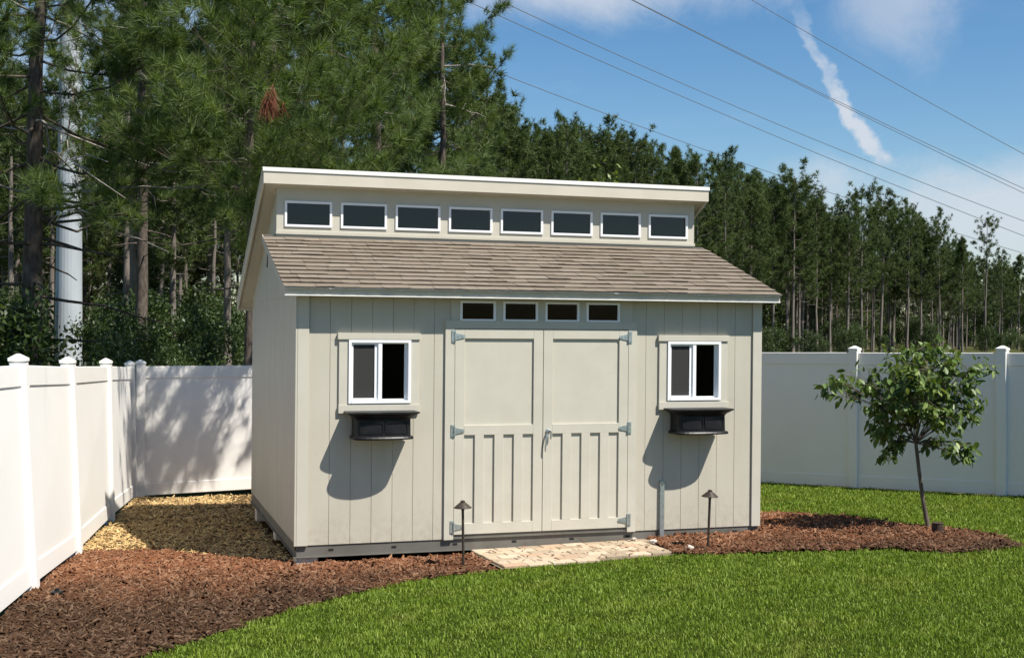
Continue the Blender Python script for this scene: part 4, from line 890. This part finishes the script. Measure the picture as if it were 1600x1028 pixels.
for i in range(118):
    px = pr.uniform(1050, 1730) if i < 78 else pr.uniform(-120, 430); d = DP(px) * pr.uniform(1.25, 1.8) if i < 78 else pr.uniform(85, 120); s = pr.uniform(0.55, 0.85) * (1.0 if i < 78 else 1.2)
    plant('pine_tree', low, base_at(px, d), pr.uniform(0, 6.28), (s * 1.25, s * 1.25, s), 'low branched pine in the dark depth of the wood', 'tree', 'low branched pines deep in the wood')
def shrub(seed, H, R, nclump, nleaf, ls, m, stems=7):
    r = np.random.default_rng(seed); c = []
    while len(c) < nclump:
        p = r.uniform(-1, 1, 3)
        if p @ p < 1: c.append(p * np.array([R, R, H * 0.48]) + np.array([0, 0, H * 0.52]))
    c = np.array(c); k = r.integers(0, nclump, nleaf); P = c[k] + r.normal(0, 1, (nleaf, 3)) * np.array([R, R, H * 0.5]) * 0.13; P[:, 2] = np.abs(P[:, 2])
    d = norm(r.normal(0, 1, (nleaf, 3)) + np.array([0, 0, -0.2])); s = norm(np.cross(d, r.normal(0, 1, (nleaf, 3)) + np.array([0, 0, 1.2]))); L = ls * r.uniform(0.6, 1.3, (nleaf, 1))
    V = np.stack([P, P + d * L * 0.5 - s * L * 0.25, P + d * L, P + d * L * 0.5 + s * L * 0.25], 1).reshape(-1, 3); q = np.arange(nleaf)[:, None] * 4 + np.array([[0, 1, 2, 3]])
    sv, sf, off = [], [], 0
    for i in range(stems):
        e = c[r.integers(0, nclump)]; t = np.linspace(0, 1, 5)[:, None]; p = e * t * np.array([1, 1, 1]) + np.array([0, 0, 0.25 * H]) * np.sin(t * 3.14) + np.array([0, 0, -0.05]); v, f = tube_np(p, np.linspace(0.03, 0.008, 5), 5); sv.append(v); sf.append(f + off); off += len(v)
    return np_mesh('stems', np.concatenate(sv), [np.concatenate(sf)], M['barkfar'], True), np_mesh('foliage', V, [q], m)
shr = [shrub(401, 3.0, 1.3, 40, 5200, 0.13, M['leafdark']), shrub(402, 2.2, 1.5, 45, 5200, 0.12, M['leafdark']), shrub(403, 4.2, 1.2, 55, 6000, 0.14, M['leafdark'])]
pale = shrub(404, 3.2, 1.1, 40, 4200, 0.12, M['leafpale'])
SN = ('stems', 'foliage')
for i in range(58):
    px = pr.uniform(-60, 430); d = pr.uniform(21, 40) if i < 26 else pr.uniform(45, 80); s = pr.uniform(0.32, 0.62) * d / 26
    if 40 < px < 165 and d < 64: d += 44; s *= 1.0
    plant('shrub', shr[pr.integers(0, 3)], base_at(px, d), pr.uniform(0, 6.28), s, 'dark leafy shrub in the undergrowth behind the left fence', 'shrub', 'undergrowth behind the left fence', SN)
for i in range(28):
    px = pr.uniform(1150, 1680); d = DP(px) * pr.uniform(0.88, 1.1); s = pr.uniform(0.35, 0.85) * DP(px) / 100
    plant('shrub', shr[pr.integers(0, 3)], base_at(px, d), pr.uniform(0, 6.28), s, 'green shrub at the foot of the forest edge above the right fence', 'shrub', 'undergrowth along the forest edge', SN)
for i in range(34):
    px = pr.uniform(1100, 1720); d = DP(px) * pr.uniform(1.2, 1.6); s = pr.uniform(1.4, 2.4)
    plant('shrub', shr[pr.integers(0, 3)], base_at(px, d), pr.uniform(0, 6.28), s, 'tall shrub in the shade between the forest edge trunks', 'shrub', 'shrubs deep in the wood', SN)
plant('shrub', shr[2], base_at(-10, 20.0), 0.3, 0.8, 'tall leafy vine shrub climbing round the far left trunk', 'shrub', None, SN)
plant('shrub', shr[1], base_at(98, 20.4), 2.2, 1.0, 'dark bushy shrub hiding the foot of the white pole', 'shrub', None, SN)
plant('shrub', shr[0], base_at(160, 20.3), 1.3, 0.55, 'leafy shrub over the left fence in front of the white pole', 'shrub', None, SN)
plant('shrub', pale, base_at(335, 19.8), 1.0, 0.62, 'low pale green shrub just over the back fence near the shed', 'shrub', None, SN)
b = base_at(948, 42); plant('broadleaf_tree', pale, b + np.array([0, 0, 0]), 0.6, (1.5, 1.5, 2.28), 'pale green broadleaf treetop above the clerestory roof edge', 'tree', None, SN)
# clump of dead needles hanging in the near pine
r_ = np.random.default_rng(9); P = at(424, 166, 16.3) + r_.normal(0, 0.07, (26, 3)); V, f = needles_np(P, np.tile([[0.1, 0, -1.0]], (26, 1)), 16, 0.22, 0.008, 0.45, r_)
o = link(bpy.data.objects.new('dead_needle_clump', np_mesh('dead_needle_clump', V, [f], M['deadneedle']))); tag(o, 'rust red clump of dead needles hanging in the green pine', 'pine needles')

# ------------------------------------------------------------------ transmission line
pb_ = base_at(107, 62.0)
def line_pole(loc, label):
    o = empty('steel_pole', tuple(loc)); q = MB(); q.lathe([(0.70, -0.5), (0.66, 0.5), (0.42, 27.0), (0.40, 27.3)], n=24); q.build('shaft', M['pole'], o, smooth=False)
    for z, l in ((19.6, 2.2), (23.3, 2.2), (26.6, 2.2)):
        k = MB(); dv = np.array([0.66, -0.75, 0]); k.tube([(-dv * l)[:3] + np.array([0, 0, z]), np.array([0, 0, z + 0.1]), dv * l + np.array([0, 0, z])], [0.07, 0.16, 0.07], 8); k.build('cross_arm', M['pole'], o)
    return tag(o, label, 'pole')
line_pole(pb_, 'tall white steel power pole standing behind the left pines')
far_b = base_at(1760, 330); line_pole(far_b, 'distant white steel power pole beyond the right edge')
wires = [([(722, 0), (981, 110), (1220, 220), (1600, 368)], 0.036, 'lowest of the wires crossing open sky above the trees'),
         ([(776, 0), (1088, 137), (1369, 261), (1600, 344)], 0.036, 'second lowest wire crossing open sky, reaching the top left of it'),
         ([(988, 0), (1285, 147), (1600, 295)], 0.036, 'upper strand of the close pair of wires'),
         ([(988, 1), (1285, 150), (1600, 302)], 0.034, 'lower strand of the close pair of wires'),
         ([(1174, 0), (1386, 123), (1600, 241)], 0.036, 'topmost wire, in the upper right corner of the sky'),
         ([(804, 124), (1046, 214), (1319, 309), (1560, 384)], 0.034, 'wire passing low behind the pine tops')]
for pts, rad, lb in wires:
    p = np.array(pts, float); cf = np.polyfit(p[:, 0], p[:, 1], 2); xs = np.linspace(107, 1760, 50)
    d = 1.0 / np.interp(xs, [107, 1760], [1 / 62.0, 1 / 330.0]); c3 = np.array([at(x, np.polyval(cf, x), dd) for x, dd in zip(xs, d)])
    v, f = tube_np(c3, rad * np.clip(d / 150, 0.8, 1.6), 6); tag(link(bpy.data.objects.new('power_line', np_mesh('power_line', v, [f], M['cable'], True))), lb, 'wire', 'power lines')
